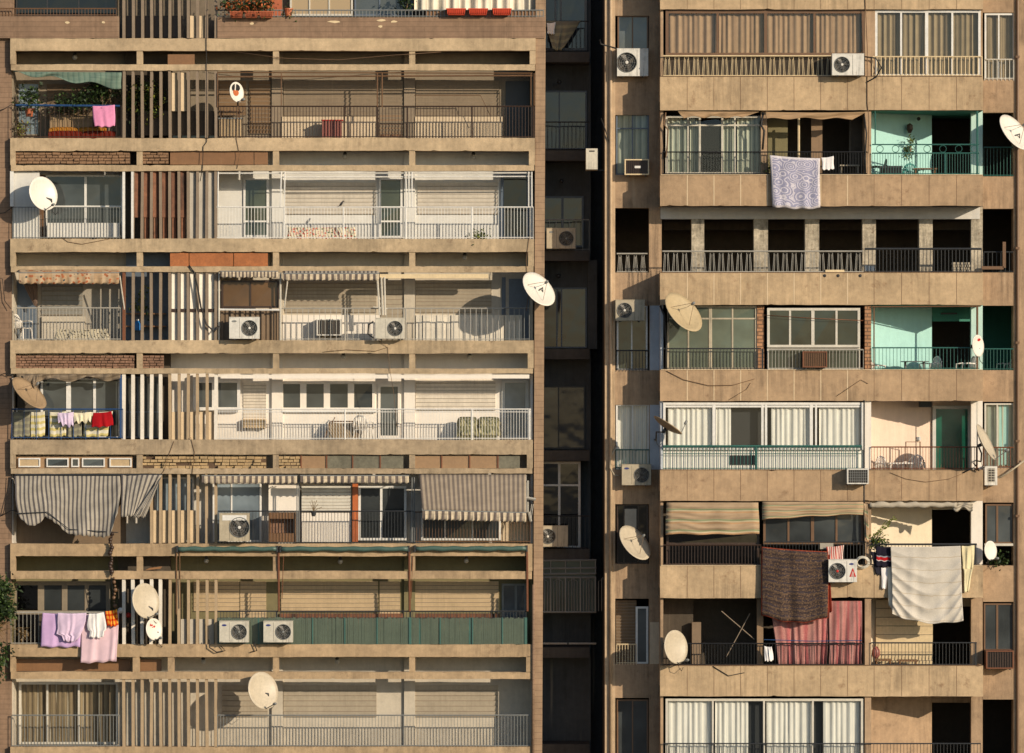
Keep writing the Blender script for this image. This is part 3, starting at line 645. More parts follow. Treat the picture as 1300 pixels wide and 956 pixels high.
for i, (a, b) in enumerate(PV):                  # parapets with their panel joints, slabs
    k = 'conc2' if i in (0, 1, 3, 9) else ('conc2d' if i in (2, 4) else 'conc2d' if i in (5,) else 'conc2')
    rough_beam(T, 'parapet', 838, a, 1248, b, 0, .14, k, .7)
    for xa, xb in ((838, 841), (1245, 1248)): panel(T, 'parapet_return', xa, a, xb, b, .141, SR, k)
    m = MB(); x = 872.5; m.k = 0
    while x < 1246:
        m.k = (0 if (x < 1105 and i in (2, 3, 4)) else 1) if i != 1 else 1
        w = 1.1 if m.k == 0 else .55
        m.box(x - w / 2, a + .5, x + w / 2, b - .5, -.004, .02); x += 33.9 + (1.0 if x > 1100 else 0)
    m.build('panel_joint', ['jlight', 'jdark'], T)
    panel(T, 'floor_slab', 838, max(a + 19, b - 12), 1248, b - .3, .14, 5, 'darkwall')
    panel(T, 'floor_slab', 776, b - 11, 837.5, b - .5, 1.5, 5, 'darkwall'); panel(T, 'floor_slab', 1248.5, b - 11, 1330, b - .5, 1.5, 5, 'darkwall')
    MB().box(839, a - .6, 1247, a + .1, -.02, .16).build('coping', 'jlight' if i in (2, 4, 6) else 'jdark', T)
tops = [p[1] for p in PV]; bots = [p[0] for p in PV[1:]]
for i in range(9):
    y0, y1 = tops[i], bots[i]
    panel(T, 'post', 1233, y0, 1247.5, y1 + 22, SR, 1.35, postm[i])
    if i != 2:
        panel(T, 'bay_side', 838.5, y0, 842, y1, .14, SR, 'strip' if i not in (3, 4) else 'bluewall')
        panel(T, 'partition', 1098, y0, 1111 if i == 0 else 1106, y1, .1, 5, 'brickpier' if i in (3,) else ('wall4' if i == 4 else 'strip'))
        panel(T, 'partition', 966, y0, 969, y1, 1.4, 5, 'interior')
    # slanting loggia wall
    lm = {1: 'teal', 3: 'teal', 4: 'peach', 5: 'cream', 6: 'cream'}.get(i, 'strip')
    if i not in (0, 2, 8):
        da, db = 1.05, 1.95; m = MB(); a0, a1 = P(1106, y1 + 20, da), P(1106, y0, da); b0, b1 = P(1183, y1 + 20, db), P(1183, y0, db)
        m.hexa([a0, (b0.x, db, a0.z), (b0.x, db, a1.z), a1, a0 + Vector((0, .2, 0)), (b0.x - .02, db + .2, a0.z), (b0.x - .02, db + .2, a1.z), a1 + Vector((0, .2, 0))])
        m.build('loggia_wall', lm, T)
        top = {1: 147, 3: 408, 4: 517, 5: 647, 6: 770}.get(i, y0 + 8)
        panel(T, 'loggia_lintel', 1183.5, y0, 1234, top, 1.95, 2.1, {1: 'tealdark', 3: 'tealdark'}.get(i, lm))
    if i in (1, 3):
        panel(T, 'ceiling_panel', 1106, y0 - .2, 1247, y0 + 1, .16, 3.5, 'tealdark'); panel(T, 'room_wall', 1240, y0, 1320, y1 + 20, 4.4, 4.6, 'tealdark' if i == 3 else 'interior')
# recessed strips: coloured side piers and windows
for y0, y1, k in ((388, 470, 'bluewall'), (514, 596, 'bluewall')): panel(T, 'wall_panel', 825, y0, 838, y1, SR - .01, SR + .01, k)
window(T, 784, 20, 823, 66, SR + .12, 'brownf', (803,), (), 1.8, 'gd', None); window(T, 782, 144, 824, 222, SR + .12, 'bluegrey', (803,), (163,), 2, 'gc', 'cur_green')
window(T, 783, 388, 822, 470, SR + .1, 'white', (802,), (), 2.2, 'gd2'); window(T, 782, 513, 824, 596, SR + .1, 'white', (803,), (), 2.2, 'gc', 'cur_white')
window(T, 783, 640, 823, 716, SR + .2, 'darkbrown', (792, 810), (), 2, 'gb'); panel(T, 'curtain_panel', 793, 646, 808, 690, SR + .1, SR + .14, 'panelg')
shutter(T, 782, 762, 808, 843, SR + .25, 'shb', 4); window(T, 807, 770, 823, 843, SR + .2, 'white', (), (), 2.6, 'gd'); panel(T, 'side_pier', 825, 790, 837, 843, SR - .01, SR + .02, 'low1')
window(T, 783, 888, 823, 965, SR + .2, 'brownf', (803,), (), 2, 'gd')
window(T, 1250, 17, 1288, 101, SR + .1, 'white', (1268,), (), 2.2, 'gc', 'cur_grey')
window(T, 1250, 512, 1288, 594, SR + .12, 'offwhite', (1266,), (), 2, 'gc', 'cur_green'); panel(T, 'curtain_panel', 1267.5, 514, 1283, 590, SR + .2, SR + .22, 'teal')
window(T, 1251, 640, 1287, 690, SR + .12, 'brownf', ((1266, 2.5),), (), 2, 'gd'); panel(T, 'rail', 1250, 690, 1287, 693, SR + .02, SR + .1, 'offwhite')
window(T, 1249, 766, 1287, 826, SR + .12, 'brownf', ((1266, 2.5),), (), 2, 'gd')
# balustrades and railings of the strips
zigzag(T, 783, 822, 322, 345.5, SR + .06, 'steel', 11); railing(T, 783, 824, 445, 470, SR - .02, 'dgrey', 4, .009); railing(T, 782, 824, 571, 595, SR - .02, 'tealm', 4, .012)
railing(T, 1250, 1287, 75.5, 101, SR, 'offwhite', 5, .014); railing(T, 1249, 1287, 187, 224, SR + .02, 'tealm', 4, .009); railing(T, 1249, 1287, 320, 346, SR + .02, 'dgrey', 5, .012)
railing(T, 1249, 1287, 443, 470, SR + .02, 'tealm', 4, .009); railing(T, 1249, 1287, 568, 594, SR + .02, 'rust', 4, .014); railing(T, 783, 808, 818, 843, SR, 'cream2', 3.4, .012)
# ---- storey 0: brown bay window and white window
window(T, 845, 13, 1098, 71, .16, 'brownf', ((911, 3), (972, 4), (1034, 3)), (), 4, 'gc', 'cur_tan', cseg=[(850, 909), (913, 969), (974, 1032), (1036, 1092)])
panel(T, 'low_wall', 842, 71, 1098, 97, .22, .3, 'darkwall'); zigzag(T, 842, 1060, 71, 96.5, .05, 'cream2', 11.9)
window(T, 1111, 13, 1245, 97, .16, 'white', (1144, (1176.5, 4), 1209), (), 3, 'gc', 'cur_grey'); railing(T, 1108, 1247, 72, 97, .06, 'cream2', 5.2, .016)
# ---- storey 1
window(T, 845, 147, 968, 221, .4, 'casing', (873.5, (888.5, 2.5), (917, 2.5), 933), (159,), 2.5, 'gc', None)
m = MB()
for c0, c1 in ((848, 872), (876, 888), (918, 932), (936, 965)):
    o = MB().grid(lambda u, v: P(c0 + (c1 - c0) * u, 150 + 70 * v, .55 + .03 * math.sin(u * (c1 - c0) * .9)), int(c1 - c0), 4).build('curtain', 'cur_green', T, smooth=True)
panel(T, 'doorway_shade', 890, 161, 916, 221, .42, .6, 'void')  # black slab: darkness inside the open doorway is put into its colour
railing(T, 841, 1101, 193, 222, .06, 'black', 3.6, .008); panel(T, 'pilaster', 966, 141, 974, 222, .25, .5, 'strip')
panel(T, 'room_panel', 975, 148, 1000, 222, 1.0, 1.1, 'wall6'); panel(T, 'room_panel', 1030, 150, 1044, 222, .9, 1.0, 'sh1d'); panel(T, 'room_panel', 1078, 150, 1096, 222, .9, 1.0, 'darkwall')
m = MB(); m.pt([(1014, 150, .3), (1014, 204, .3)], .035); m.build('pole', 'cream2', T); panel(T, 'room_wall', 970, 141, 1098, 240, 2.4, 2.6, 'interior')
m = MB(); m.pt([(1240.5, 141, .06), (1240.5, 222, .06)], .035); m.pt([(1111, 141, .08), (1111, 184, .08)], .02); m.build('corner_pole', 'tealm', T)
railing(T, 1107, 1243, 194.5, 222, .05, 'tealm', 3.4, .009, posts=(1200,)); m = MB(); m.pt([(1107, 183.5, .05), (1243, 183.5, .05)], .02)
for x in range(1117, 1242, 20):
    m.pt([(x + 4.4 * math.cos(q * .524), 189 + 4.4 * math.sin(q * .524), .05) for q in range(13)], .01, 4)
m.build('ring_frieze', 'tealm', T)
# ---- storey 2: empty floor
panel(T, 'soffit_beam', 838.6, 262, 1244, 278, SR - .02, 1.5, 'soffit')
for xa, xb in ((878, 894), (957, 975), (1022, 1040), (1095, 1112), (1167, 1184)): panel(T, 'column', xa, 278, xb, 366, SR, 1.5, 'oldcol')
panel(T, 'room_beam', 843, 282, 1240, 292, 3, 3.3, 'darkwall')
zigzag(T, 841, 1096, 319, 345.5, .06, 'steel', 11.7); railing(T, 1098, 1246, 316, 346, .06, 'dgrey', 4.5, .012, top=.04)
for x in (1047, 1064, 1092):
    MB().lathe(P(x, 350, -.002), [(.03, 0), (.05, .008), (.02, .012)], 8, (0, -1, 0)).build('drain_hole', 'black', T)
panel(T, 'mortar_patch', 1048, 342.5, 1072, 345.8, -.01, .1, 'cream2')
# ---- storey 3
window(T, 847, 388, 961, 469, .3, 'casing2', (874, (902, 4), 930), (404.5,), 2.4, 'gd2'); panel(T, 'pilaster', 961, 388, 970, 469, .22, .5, 'brickpier')
window(T, 974, 391, 1092, 441, .16, 'offwhite', (1003, (1032, 4), 1062), (), 3.2, 'gd2'); window(T, 974, 441, 1092, 469, .24, 'offwhite', (), (), 2, 'gd2')
railing(T, 842, 966, 442.5, 469, .06, 'dgrey', 4.2, .01, posts=(968,)); railing(T, 976, 1096, 444, 469, .06, 'steel', 4.2, .009)
m = MB(); m.pt([(1240.5, 388, .06), (1240.5, 469, .06)], .035); m.pt([(1107, 389.5, .04), (1245, 388.7, .04)], .02); m.pt([(1109.5, 389, .06), (1109.5, 468, .06)], .022); m.build('corner_pole', 'brownf', T)
railing(T, 1107, 1243, 441.5, 469, .05, 'tealm', 4.4, .009)
panel(T, 'wall_lamp', 1195, 397, 1215, 399, 1.85, 1.95, 'dgrey')
# ---- storey 4
window(T, 842, 511, 1096, 571, .14, 'white', ((906.5, 4), (968, 3), (972.5, 3), (1030, 4), 1036), (516,), 3, 'gc', 'cur_white', cseg=[(848, 905), (909, 928), (979, 1028), (1040, 1092)])
panel(T, 'room_panel', 926, 514, 980, 571, .42, .46, 'dgrey'); panel(T, 'low_wall', 842, 571, 1096, 596, .2, .26, 'cur_white'); panel(T, 'vent_box', 927, 578, 960, 590, .16, .2, 'black')
railing(T, 842, 1094, 566.5, 596, .05, 'tealm', 4.6, .013, mids=(576,), top=.04, posts=(960,))
railing(T, 1106, 1241, 567.5, 596, .05, 'rust', 3.8, .009, posts=(1240,)); m = MB(); m.pt([(1240.5, 510, .06), (1240.5, 568, .06)], .02); m.build('corner_pole', 'offwhite', T)
window(T, 1184, 515, 1233, 612, 1.9, 'wall2', (), (), 4.2, 'gdoor', name='door_frame'); panel(T, 'ceiling_box', 1168, 509.5, 1183, 517, 1.1, 1.5, 'dgrey')
m = MB(); m.pt([(1150, 596, .9), (1150, 561, .9), (1168, 561, .9), (1168, 596, .9)], .02); m.build('wire_frame', 'brownf', T)
panel(T, 'wall_switch', 1164, 554.5, 1169, 559, 1.66, 1.8, 'white')
# ---- storey 5
window(T, 969, 640, 1096, 692, .3, 'brownf', ((1001, 2.5), (1031.5, 4), (1062, 2.5)), (), 3, 'gd'); panel(T, 'room_wall', 842, 637, 966, 720, .9, 1.1, 'darkwall'); window(T, 846, 676, 964, 718, .5, 'darkbrown', (), (690,), 3, 'gb')
railing(T, 842, 966, 692, 718, .06, 'darkbrown', 4, .01); railing(T, 970, 1100, 688, 718, .06, 'dgrey', 4, .009)
railing(T, 1106, 1240, 691, 718, .05, 'dgrey', 4.2, .009, posts=(1238,), top=.035)
# ---- storey 6
railing(T, 842, 1096, 817, 845, .06, 'black', 3.8, .008); railing(T, 1106, 1240, 816, 845, .05, 'dgrey', 4.2, .009, posts=(1238,))
panel(T, 'room_wall', 842, 760, 1098, 860, 2.2, 2.4, 'interior'); panel(T, 'pilaster', 961, 760, 969, 845, .25, .45, 'sh1d'); panel(T, 'wall_panel', 842, 760, 880, 846, 1.2, 1.3, 'darkwall'); panel(T, 'pier', 878.5, 790, 890, 845, .9, 1.1, 'shb')
shutter(T, 1112, 762, 1184, 850, 1.0, 'cream2', 10, name='siding'); 
m = MB(); m.pt([(1097, 508, .0), (1097, 637, .0)], .02); m.build('corner_bead', 'dgrey', T)
# ---- storey 7
window(T, 845, 887, 1096, 966, .2, 'offwhite', (905, 970, 1032), (), 3, 'gc', 'cur_white', cseg=[(848, 903), (908, 950), (973, 1030), (1045, 1093)]); panel(T, 'room_panel', 845, 887, 1096, 966, .5, .54, 'dgrey'); railing(T, 842, 1245, 944, 968, .06, 'dgrey', 4.2, .009)
# pipes
m = MB(); m.pt([(775.5, -70, SR - .06), (775.5, 960, SR - .06)], .045, 8); m.build('drain_pipe', 'pier', T, smooth=True)
m = MB(); m.pt([(1292, -70, SR - .05), (1292, 960, SR - .05)], .04, 8)
for y in (72, 315, 435, 560, 655): m.box(1289.5, y - 1.5, 1294.5, y + 1.5, SR - .11, SR)
m.build('drain_pipe', 'brownf', T)
# ================================================================== rear wing in the gap
G = bpy.data.objects.new('rear_wing', None); C.objects.link(G); G.location = (P(725, 0, 4).x, 6, 0)
tag(G, 'dark shaded rear wing with small balconies in the gap between the two blocks', 'building')
gd = 4.2
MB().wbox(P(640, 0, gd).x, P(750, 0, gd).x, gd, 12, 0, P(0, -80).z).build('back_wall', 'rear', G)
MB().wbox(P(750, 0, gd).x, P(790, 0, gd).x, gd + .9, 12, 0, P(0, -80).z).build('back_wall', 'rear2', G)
for y in (66, 191, 318, 443, 572, 697, 822, 945): panel(G, 'balcony_slab', 650, y, 748.5, y + 13, 3.0, gd, 'rear2')
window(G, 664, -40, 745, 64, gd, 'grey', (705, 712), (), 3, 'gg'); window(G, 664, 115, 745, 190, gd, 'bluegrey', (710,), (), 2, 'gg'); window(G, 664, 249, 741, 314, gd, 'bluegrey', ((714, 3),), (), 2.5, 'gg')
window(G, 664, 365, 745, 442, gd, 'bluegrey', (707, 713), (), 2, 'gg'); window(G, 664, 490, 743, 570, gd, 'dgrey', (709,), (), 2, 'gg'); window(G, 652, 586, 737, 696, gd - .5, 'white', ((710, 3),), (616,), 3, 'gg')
panel(G, 'pier', 746, 330, 758, 443, gd - .2, gd + .5, 'rear')
railing(G, 664, 748, 27, 66, 3.05, 'black', 5, .012); railing(G, 664, 748, 279, 318, 3.05, 'grey', 8, .01); railing(G, 664, 748, 655, 697, 3.05, 'black', 5, .012); railing(G, 664, 748, 155, 191, 3.05, 'black', 5, .012)
panel(G, 'arched_screen', 664, 711, 756, 778, 3.04, 3.1, 'gd2')
m = MB()
for y in (712, 722, 729, 733, 777): m.pt([(664, y, 3.0), (757, y - (1 if y < 730 else 0), 3.0)], .03)
for x in range(680, 757, 19):
    m.pt([(x, 733, 3.0), (x, 777, 3.0)], .03)
    for o in (4, 8): m.pt([(x + o, 776, 3.0), (x + o, 742 - o, 3.0), (x + 9.5, 736 - o * .3, 3.0), (x + 19 - o, 742 - o, 3.0), (x + 19 - o, 776, 3.0)], .018, 4)
    m.pt([(x, 712, 3.0), (x, 729, 3.0)], .02)
m.build('arched_screen_bars', 'grey', G)
m = MB(); m.pt([(664, 817, 3.1), (720, 817, 3.1)], .03); m.pt([(722, 817, 3.1), (757, 817, 3.1)], .03); m.build('rail', 'steel', G)
for x, y in ((710, 104), (713, 230), (709, 350)): m = MB().ball(P(x, y, 3.8), .07); m.build('ceiling_lamp', 'dgrey', G, smooth=True)
# ================================================================== things on and in front of the facades
def ac_unit(label, x0, y0, x1, y1, d, side='right', case='casing', badge=None, top_vent=False, hub='casingw', prot=.34, logo=None):
    a, b = P(x0, y1, d - prot), P(x1, y0, d - prot); w, h = b.x - a.x, b.z - a.z
    t = thing('air_conditioner', label, 'air conditioner', ((a.x + b.x) / 2, d - prot / 2, a.z), 'outdoor air conditioner units on the facades')
    yf, yb = d - prot, d - .02; rr = h * .36; cx = a.x + w * (.68 if side == 'right' else .31); cz = a.z + h * .5
    m = MB(); n = 28
    # front plate with a round hole, box behind it
    ring = []; outer = []
    for q in range(n):
        an = 2 * math.pi * q / n; ring.append(Vector((cx + rr * math.cos(an), yf, cz + rr * math.sin(an))))
        dx, dz = math.cos(an), math.sin(an); k = min(((b.x - cx) / dx if dx > 1e-6 else (a.x - cx) / dx if dx < -1e-6 else 9), ((b.z - cz) / dz if dz > 1e-6 else (a.z - cz) / dz if dz < -1e-6 else 9))
        outer.append(Vector((cx + dx * k, yf, cz + dz * k)))
    m.v = ring + outer + [r_ + Vector((0, .14, 0)) for r_ in ring]
    for q in range(n):
        p = (q + 1) % n; m.face(q, n + q, n + p, p); m.face(2 * n + q, q, p, 2 * n + p)
    cs = [Vector((x, yf, z)) for x in (a.x, b.x) for z in (a.z, b.z)]
    for c in cs:                                              # fill the four corners
        k = sorted(range(n), key=lambda q: (outer[q] - c).length)[:2]; i = len(m.v); m.v.append(c); m.face(i, n + k[0], n + k[1])
    m.k = 1; i = len(m.v); m.v += [r_ + Vector((0, .14, 0)) for r_ in ring]; m.face(*range(i, i + n)); m.k = 0
    e = .002
    m.wbox(a.x, a.x + .012, yf + e, yb, a.z, b.z); m.wbox(b.x - .012, b.x, yf + e, yb, a.z, b.z); m.wbox(a.x + .012, b.x - .012, yf + e, yb, b.z - .012, b.z)
    m.wbox(a.x + .012, b.x - .012, yf + e, yb, a.z, a.z + .012); m.wbox(a.x + .012, b.x - .012, yb - .01, yb, a.z + .012, b.z - .012)
    m.wbox(a.x - .006, b.x + .006, yf - .008, yb, b.z, b.z + .015)
    sx = a.x + w * (.34 if side == 'right' else .64); m.k = 1; m.wbox(sx - .004, sx + .004, yf - .002, yf + .01, a.z + .03, b.z - .03)
    m.build('casing', [case, 'fan'], t)
    f = MB()
    for q in range(4):
        an = q * 1.57 + .4; u = Vector((math.cos(an), 0, math.sin(an))); v = Vector((-u.z, 0, u.x)); c = Vector((cx, yf + .06, cz)); i = len(f.v)
        f.v += [c + u * rr * .15 - v * rr * .1, c + u * rr * .9 - v * rr * .25 + Vector((0, .03, 0)), c + u * rr * .9 + v * rr * .3 - Vector((0, .02, 0)), c + u * rr * .15 + v * rr * .12]
        f.face(i, i + 1, i + 2, i + 3)
    f.build('fan', 'fan2', t)
    g = MB()
    for k in (1.0, .78, .56, .36): g.tube([(cx + rr * k * math.cos(q * .2618), yf - .012, cz + rr * k * math.sin(q * .2618)) for q in range(25)], .005 if k < 1 else .012, 4)
    for q in range(10): an = q * .628; g.tube([(cx, yf - .012, cz), (cx + rr * math.cos(an), yf - .012, cz + rr * math.sin(an))], .004, 4)
    o = g.build('fan_grille', 'grey', t); MB().lathe((cx, yf - .022, cz), [(rr * .16, 0), (rr * .16, .012), (rr * .1, .016)], 12, (0, -1, 0)).build('hub_cap', hub, o)
    if badge:
        bx = a.x + w * (.08 if side == 'right' else .72); bo = MB().lathe((bx + w * .085, yf - .001, b.z - h * .18), [(w * .085, 0), (w * .085, .004)], 14, (0, -1, 0)).build('badge', badge, t)
        for v in bo.data.vertices: v.co.z = (v.co.z - (b.z - h * .18 - a.z)) * .42 + (b.z - h * .18 - a.z)
    if logo:        # red triangle emblem with a split foot
        bx = a.x + w * .85; z0 = a.z + h * .24; m = MB(); m.hexa([(bx - .1, yf - .006, z0), (bx + .1, yf - .006, z0), (bx + .012, yf - .006, z0 + .38 * h), (bx - .012, yf - .006, z0 + .38 * h)] + [(bx - .1, yf, z0), (bx + .1, yf, z0), (bx + .012, yf, z0 + .38 * h), (bx - .012, yf, z0 + .38 * h)])
        o = m.build('emblem', 'red', t); m = MB()
        for s_ in (-1, 1): m.hexa([(bx + s_ * .026 - .012, yf - .009, z0), (bx + s_ * .026 + .012, yf - .009, z0), (bx + s_ * .01 + .006, yf - .009, z0 + .16), (bx + s_ * .01 - .006, yf - .009, z0 + .16)] + [(bx + s_ * .026 - .012, yf - .007, z0), (bx + s_ * .026 + .012, yf - .007, z0), (bx + s_ * .01 + .006, yf - .007, z0 + .16), (bx + s_ * .01 - .006, yf - .007, z0 + .16)])
        m.build('emblem_split', 'casingw', o)
    if top_vent: MB().wbox(a.x + w * .1, a.x + w * .92, yf - .006, yf, b.z - h * .25, b.z - h * .06).build('top_vent', 'white', t)
    m = MB()
    for x in (a.x + w * .18, a.x + w * .82): MB().wbox(x - .018, x + .018, yf + .02, d + .02, a.z - .035, a.z - .001).build('bracket', 'dgrey', t)
    return t

def window_ac(label, x0, y0, x1, y1, d, case='casing', grille='fan', prot=.4, nv=10, nh=0, face=None, group='window air conditioners', mark=False):
    a, b = P(x0, y1, d - prot), P(x1, y0, d - prot); t = thing('window_air_conditioner', label, 'air conditioner', ((a.x + b.x) / 2, d - prot / 2, a.z), group)
    yf = d - prot; fr = .035; m = MB()
    m.wbox(a.x, b.x, yf, d, b.z - fr, b.z); m.wbox(a.x, b.x, yf, d, a.z, a.z + fr); m.wbox(a.x, a.x + fr, yf, d, a.z + fr, b.z - fr); m.wbox(b.x - fr, b.x, yf, d, a.z + fr, b.z - fr)
    m.build('casing', case, t); MB().wbox(a.x + fr, b.x - fr, yf + .04, d, a.z + fr, b.z - fr).build('coil', face or 'fan', t); m = MB()
    for i in range(1, nv): x = a.x + fr + (b.x - a.x - 2 * fr) * i / nv; m.wbox(x - .006, x + .006, yf + .01, yf + .03, a.z + fr, b.z - fr)
    for i in range(1, nh): z = a.z + fr + (b.z - a.z - 2 * fr) * i / nh; m.wbox(a.x + fr, b.x - fr, yf + .012, yf + .028, z - .006, z + .006)
    if m.v: m.build('grille', grille, t)
    if mark: c = P((x0 + x1) / 2 + 1, (y0 + y1) / 2, yf); MB().wbox(c.x - .09, c.x + .09, yf + .005, yf + .02, c.z - .035, c.z + .035).build('name_plate', 'white', t)
    for x in (a.x + .1, b.x - .1): MB().wbox(x - .02, x + .02, yf + .05, d, a.z - .04, a.z - .001).build('bracket', 'dgrey', t)
    return t

def dish(label, cx, cy, d, A, B, phi, mat, back=False, mount=(0, 14), lnb=True, print_=None, wall=None):
    """parabolic dish: A, B semi axes seen from the street, phi the direction its face is turned towards"""
    c = P(cx, cy, d); rad = A / S; ct = B / A; st = math.sqrt(1 - ct * ct); ph = R(phi)
    n = Vector((st * math.cos(ph), ct if back else -ct, st * math.sin(ph))); u = n.cross(Vector((0, 0, 1))).normalized(); w = u.cross(n).normalized()
    t = thing('satellite_dish', label, 'satellite dish', P(cx + mount[0], cy + mount[1], d + .15), 'satellite dishes on the balconies')
    m = MB(); k = .22 * rad; N = 30; rg = 6
    for off in (0, -.018):
        for i in range(rg + 1):
            r_ = rad * i / rg; z = k * (i / rg) ** 2 - k * .6
            for q in range(N): a_ = 2 * math.pi * q / N; m.v.append(c + (u * math.cos(a_) + w * math.sin(a_)) * max(r_, .001) + n * (z + off))
    H = (rg + 1) * N
    for o in (0, H):
        for i in range(rg):
            for q in range(N): p = (q + 1) % N; f = (o + i * N + q, o + i * N + p, o + (i + 1) * N + p, o + (i + 1) * N + q); m.face(*(f if o == 0 else f[::-1]))
    for q in range(N): p = (q + 1) % N; m.face(rg * N + q, rg * N + p, H + rg * N + p, H + rg * N + q)
    m.build('reflector', mat, t, smooth=True)
    g = MB(); hub = c - n * (k * .6 + .05); base = P(cx + mount[0], cy + mount[1], d + .25)
    g.tube([hub + n * .03, hub - n * .12], .05, 8); g.tube([hub - n * .1, base + Vector((0, -.1, .25 if mount[1] > 0 else 0)), base], .025, 6); g.tube([base, base + Vector((0, (wall if wall is not None else d + .35) - base.y, 0))], .022, 6)
    g.build('mount', 'dgrey', t, smooth=True); q = base + Vector((0, -.02, 0)); MB().tube([q, q + Vector((.03, 0, -.12)), q + Vector((.1, .06, -.2)), q + Vector((.16, .2, -.1))], .009, 5).build('coax_cable', 'cablem', t)
    if lnb:
        cen = 38 <= phi <= 50; fp = c + n * rad * .75 if cen else c + n * rad * .9 - w * rad * .85; lo = c - w * rad * .97 + n * k * .4; g = MB()
        if cen:
            for q in (.5, 2.6, 4.7): g.tube([c + (u * math.cos(q) + w * math.sin(q)) * rad * .62, fp], .0075, 5)
        else: g.tube([lo, fp], .014, 5)
        o = g.build('feed_arm', 'grey' if not cen else 'shb', t); MB().lathe(fp - n * .02, [(.03, -.05), (.042, 0), (.042, .05), (.025, .09)], 8, -n).build('feed_horn', 'grey', o, smooth=True)
    if print_:
        o = MB()
        for (du, dw, ru, rw, mk) in print_:
            o.k = mk; N2 = 14; i0 = len(o.v)
            for q in range(N2):
                a_ = 2 * math.pi * q / N2; xx, zz = du + ru * math.cos(a_), dw + rw * math.sin(a_); rr2 = xx * xx + zz * zz
                o.v.append(c + u * rad * xx + w * rad * zz + n * (k * rr2 - k * .6 + .006 + .003 * len(o.f)))
            o.face(*range(i0, i0 + N2))
        o.build('printed_emblem', ['orange', 'black', 'red', 'dishw'], t)
    return t

def cloth(name, label, cat, TL, TR, BR_, BL, mat, d=-.06, folds=5, amp=.03, sag=1.2, group=None, prof=None, nu=0, nv=16, swag=0, tilt=0.0, hem=0.8, topsag=.8):
    nu = nu or max(10, int(folds * 7)); ph = rnd.uniform(0, 6)
    def fn(u, v):
        lx, rx = lerp(TL[0], BL[0], v), lerp(TR[0], BR_[0], v)
        if prof:
            for (v0, l0, r0), (v1, l1, r1) in zip(prof, prof[1:]):
                if v0 <= v <= v1: q = (v - v0) / max(1e-6, v1 - v0); l, r_ = lerp(l0, l1, q), lerp(r0, r1, q); lx, rx = lerp(lx, rx, l), lerp(lx, rx, r_); break
        x = lerp(lx, rx, u); ty = lerp(TL[1], TR[1], u) + topsag * math.sin(math.pi * u); by = lerp(BL[1], BR_[1], u) + sag * math.sin(math.pi * u) + hem * math.sin(u * 17 + ph)
        y = lerp(ty, by, v); env = .25 + .75 * v
        f = math.sin(u * folds * 6.283 + ph + 1.2 * math.sin(v * 2 + ph) + 1.7 * math.sin(u * 5.3 + 2 * ph)) * amp * env * (.6 + .5 * math.sin(u * 11 + ph)) + amp * .6 * math.sin(u * folds * 2.1 + 4 * v)
        if swag: f += swag * (abs(math.sin(15 * (v + 2.0 * (u - .48) ** 2 * (.3 + .7 * v)) + .5 * math.sin(u * 5))) - .5) * (.3 + v * .7) * 1.3
        x += math.sin(v * 5 + u * 9 + ph) * .35
        return P(x, y, d + f - tilt * v)
    m = MB().grid(fn, nu, nv)
    return solo(m, name, mat, label, cat, group, True, .008)

def awning(label, x0, x1, yt, yb, d0, d1, mat, vmat, val=9, n=10, skew=0, folds=0, group='striped awnings', posts=True, bend=0, ybr=None):
    t = thing('awning', label, 'awning', P((x0 + x1) / 2, yb, d1), group); ybr = ybr if ybr is not None else yb
    if yb - yt > 3:
        MB().grid(lambda u, v: P(lerp(x0, x1, u) + skew * v * (1 - u), lerp(yt, lerp(yb, ybr, u), v), lerp(d0, d1, v) + bend * math.sin(v * 3.14) + folds * math.sin(u * 40 + v * 3)), 60, 10).build('canopy', mat, t, smooth=True, solid=.006)
    if val:
        MB().grid(lambda u, v: P(lerp(x0 + skew, x1, u), lerp(yb, ybr, u) + .4 + v * (val - 1.6 + 1.6 * abs(math.sin(u * n * 3.1416))), d1 - .015 + .02 * math.sin(u * n * 6.28) * v), n * 8, 4).build('valance', vmat, t, smooth=True, solid=.006)
    m = MB(); m.pt([(x0 + skew, yb, d1), (x1, ybr, d1)], .022, 6)
    if posts:
        for x, y in ((x0 + skew, yb), (x1, ybr)): m.pt([(x, y, d1), (lerp(x, (x0 + x1) / 2, .0), yt + 1, d0 + .05)], .016)
    m.build('arm_frame', 'grey', t)
    return t

def plant(name, label, px, py, d, hw, hh, n, Lf=.09, k=('leaf', 'leafd'), pot=None, hang=0, cat='plant', group=None, dep=.25, up=0):
    base = P(px, py, d); t = thing(name, label, cat, base, group); c = P(px, py - hh - up, d); m = MB()
    m.leaves(c, (hw / S, dep, hh / S), n, Lf, hang, tuple(range(len(k)))); m.build('foliage', list(k), t)
    st = MB(); z0 = .18 if pot else 0
    for q in range(4): e = c + Vector((rnd.uniform(-.7, .7) * hw / S, rnd.uniform(-.1, .1), rnd.uniform(-.3, .6) * hh / S)); st.tube([base + Vector((0, 0, z0)), lerp(base, e, .5) + Vector((.03, 0, .03)), e], [.014, .01, .005], 5)
    st.build('stem', 'leafdry', t)
    if pot: MB().lathe(base, [(.1, 0), (.13, .2), (.15, .2), (.15, .24), (.12, .24), (.12, .2)], 14).build('pot', pot, t, smooth=False)
    return t

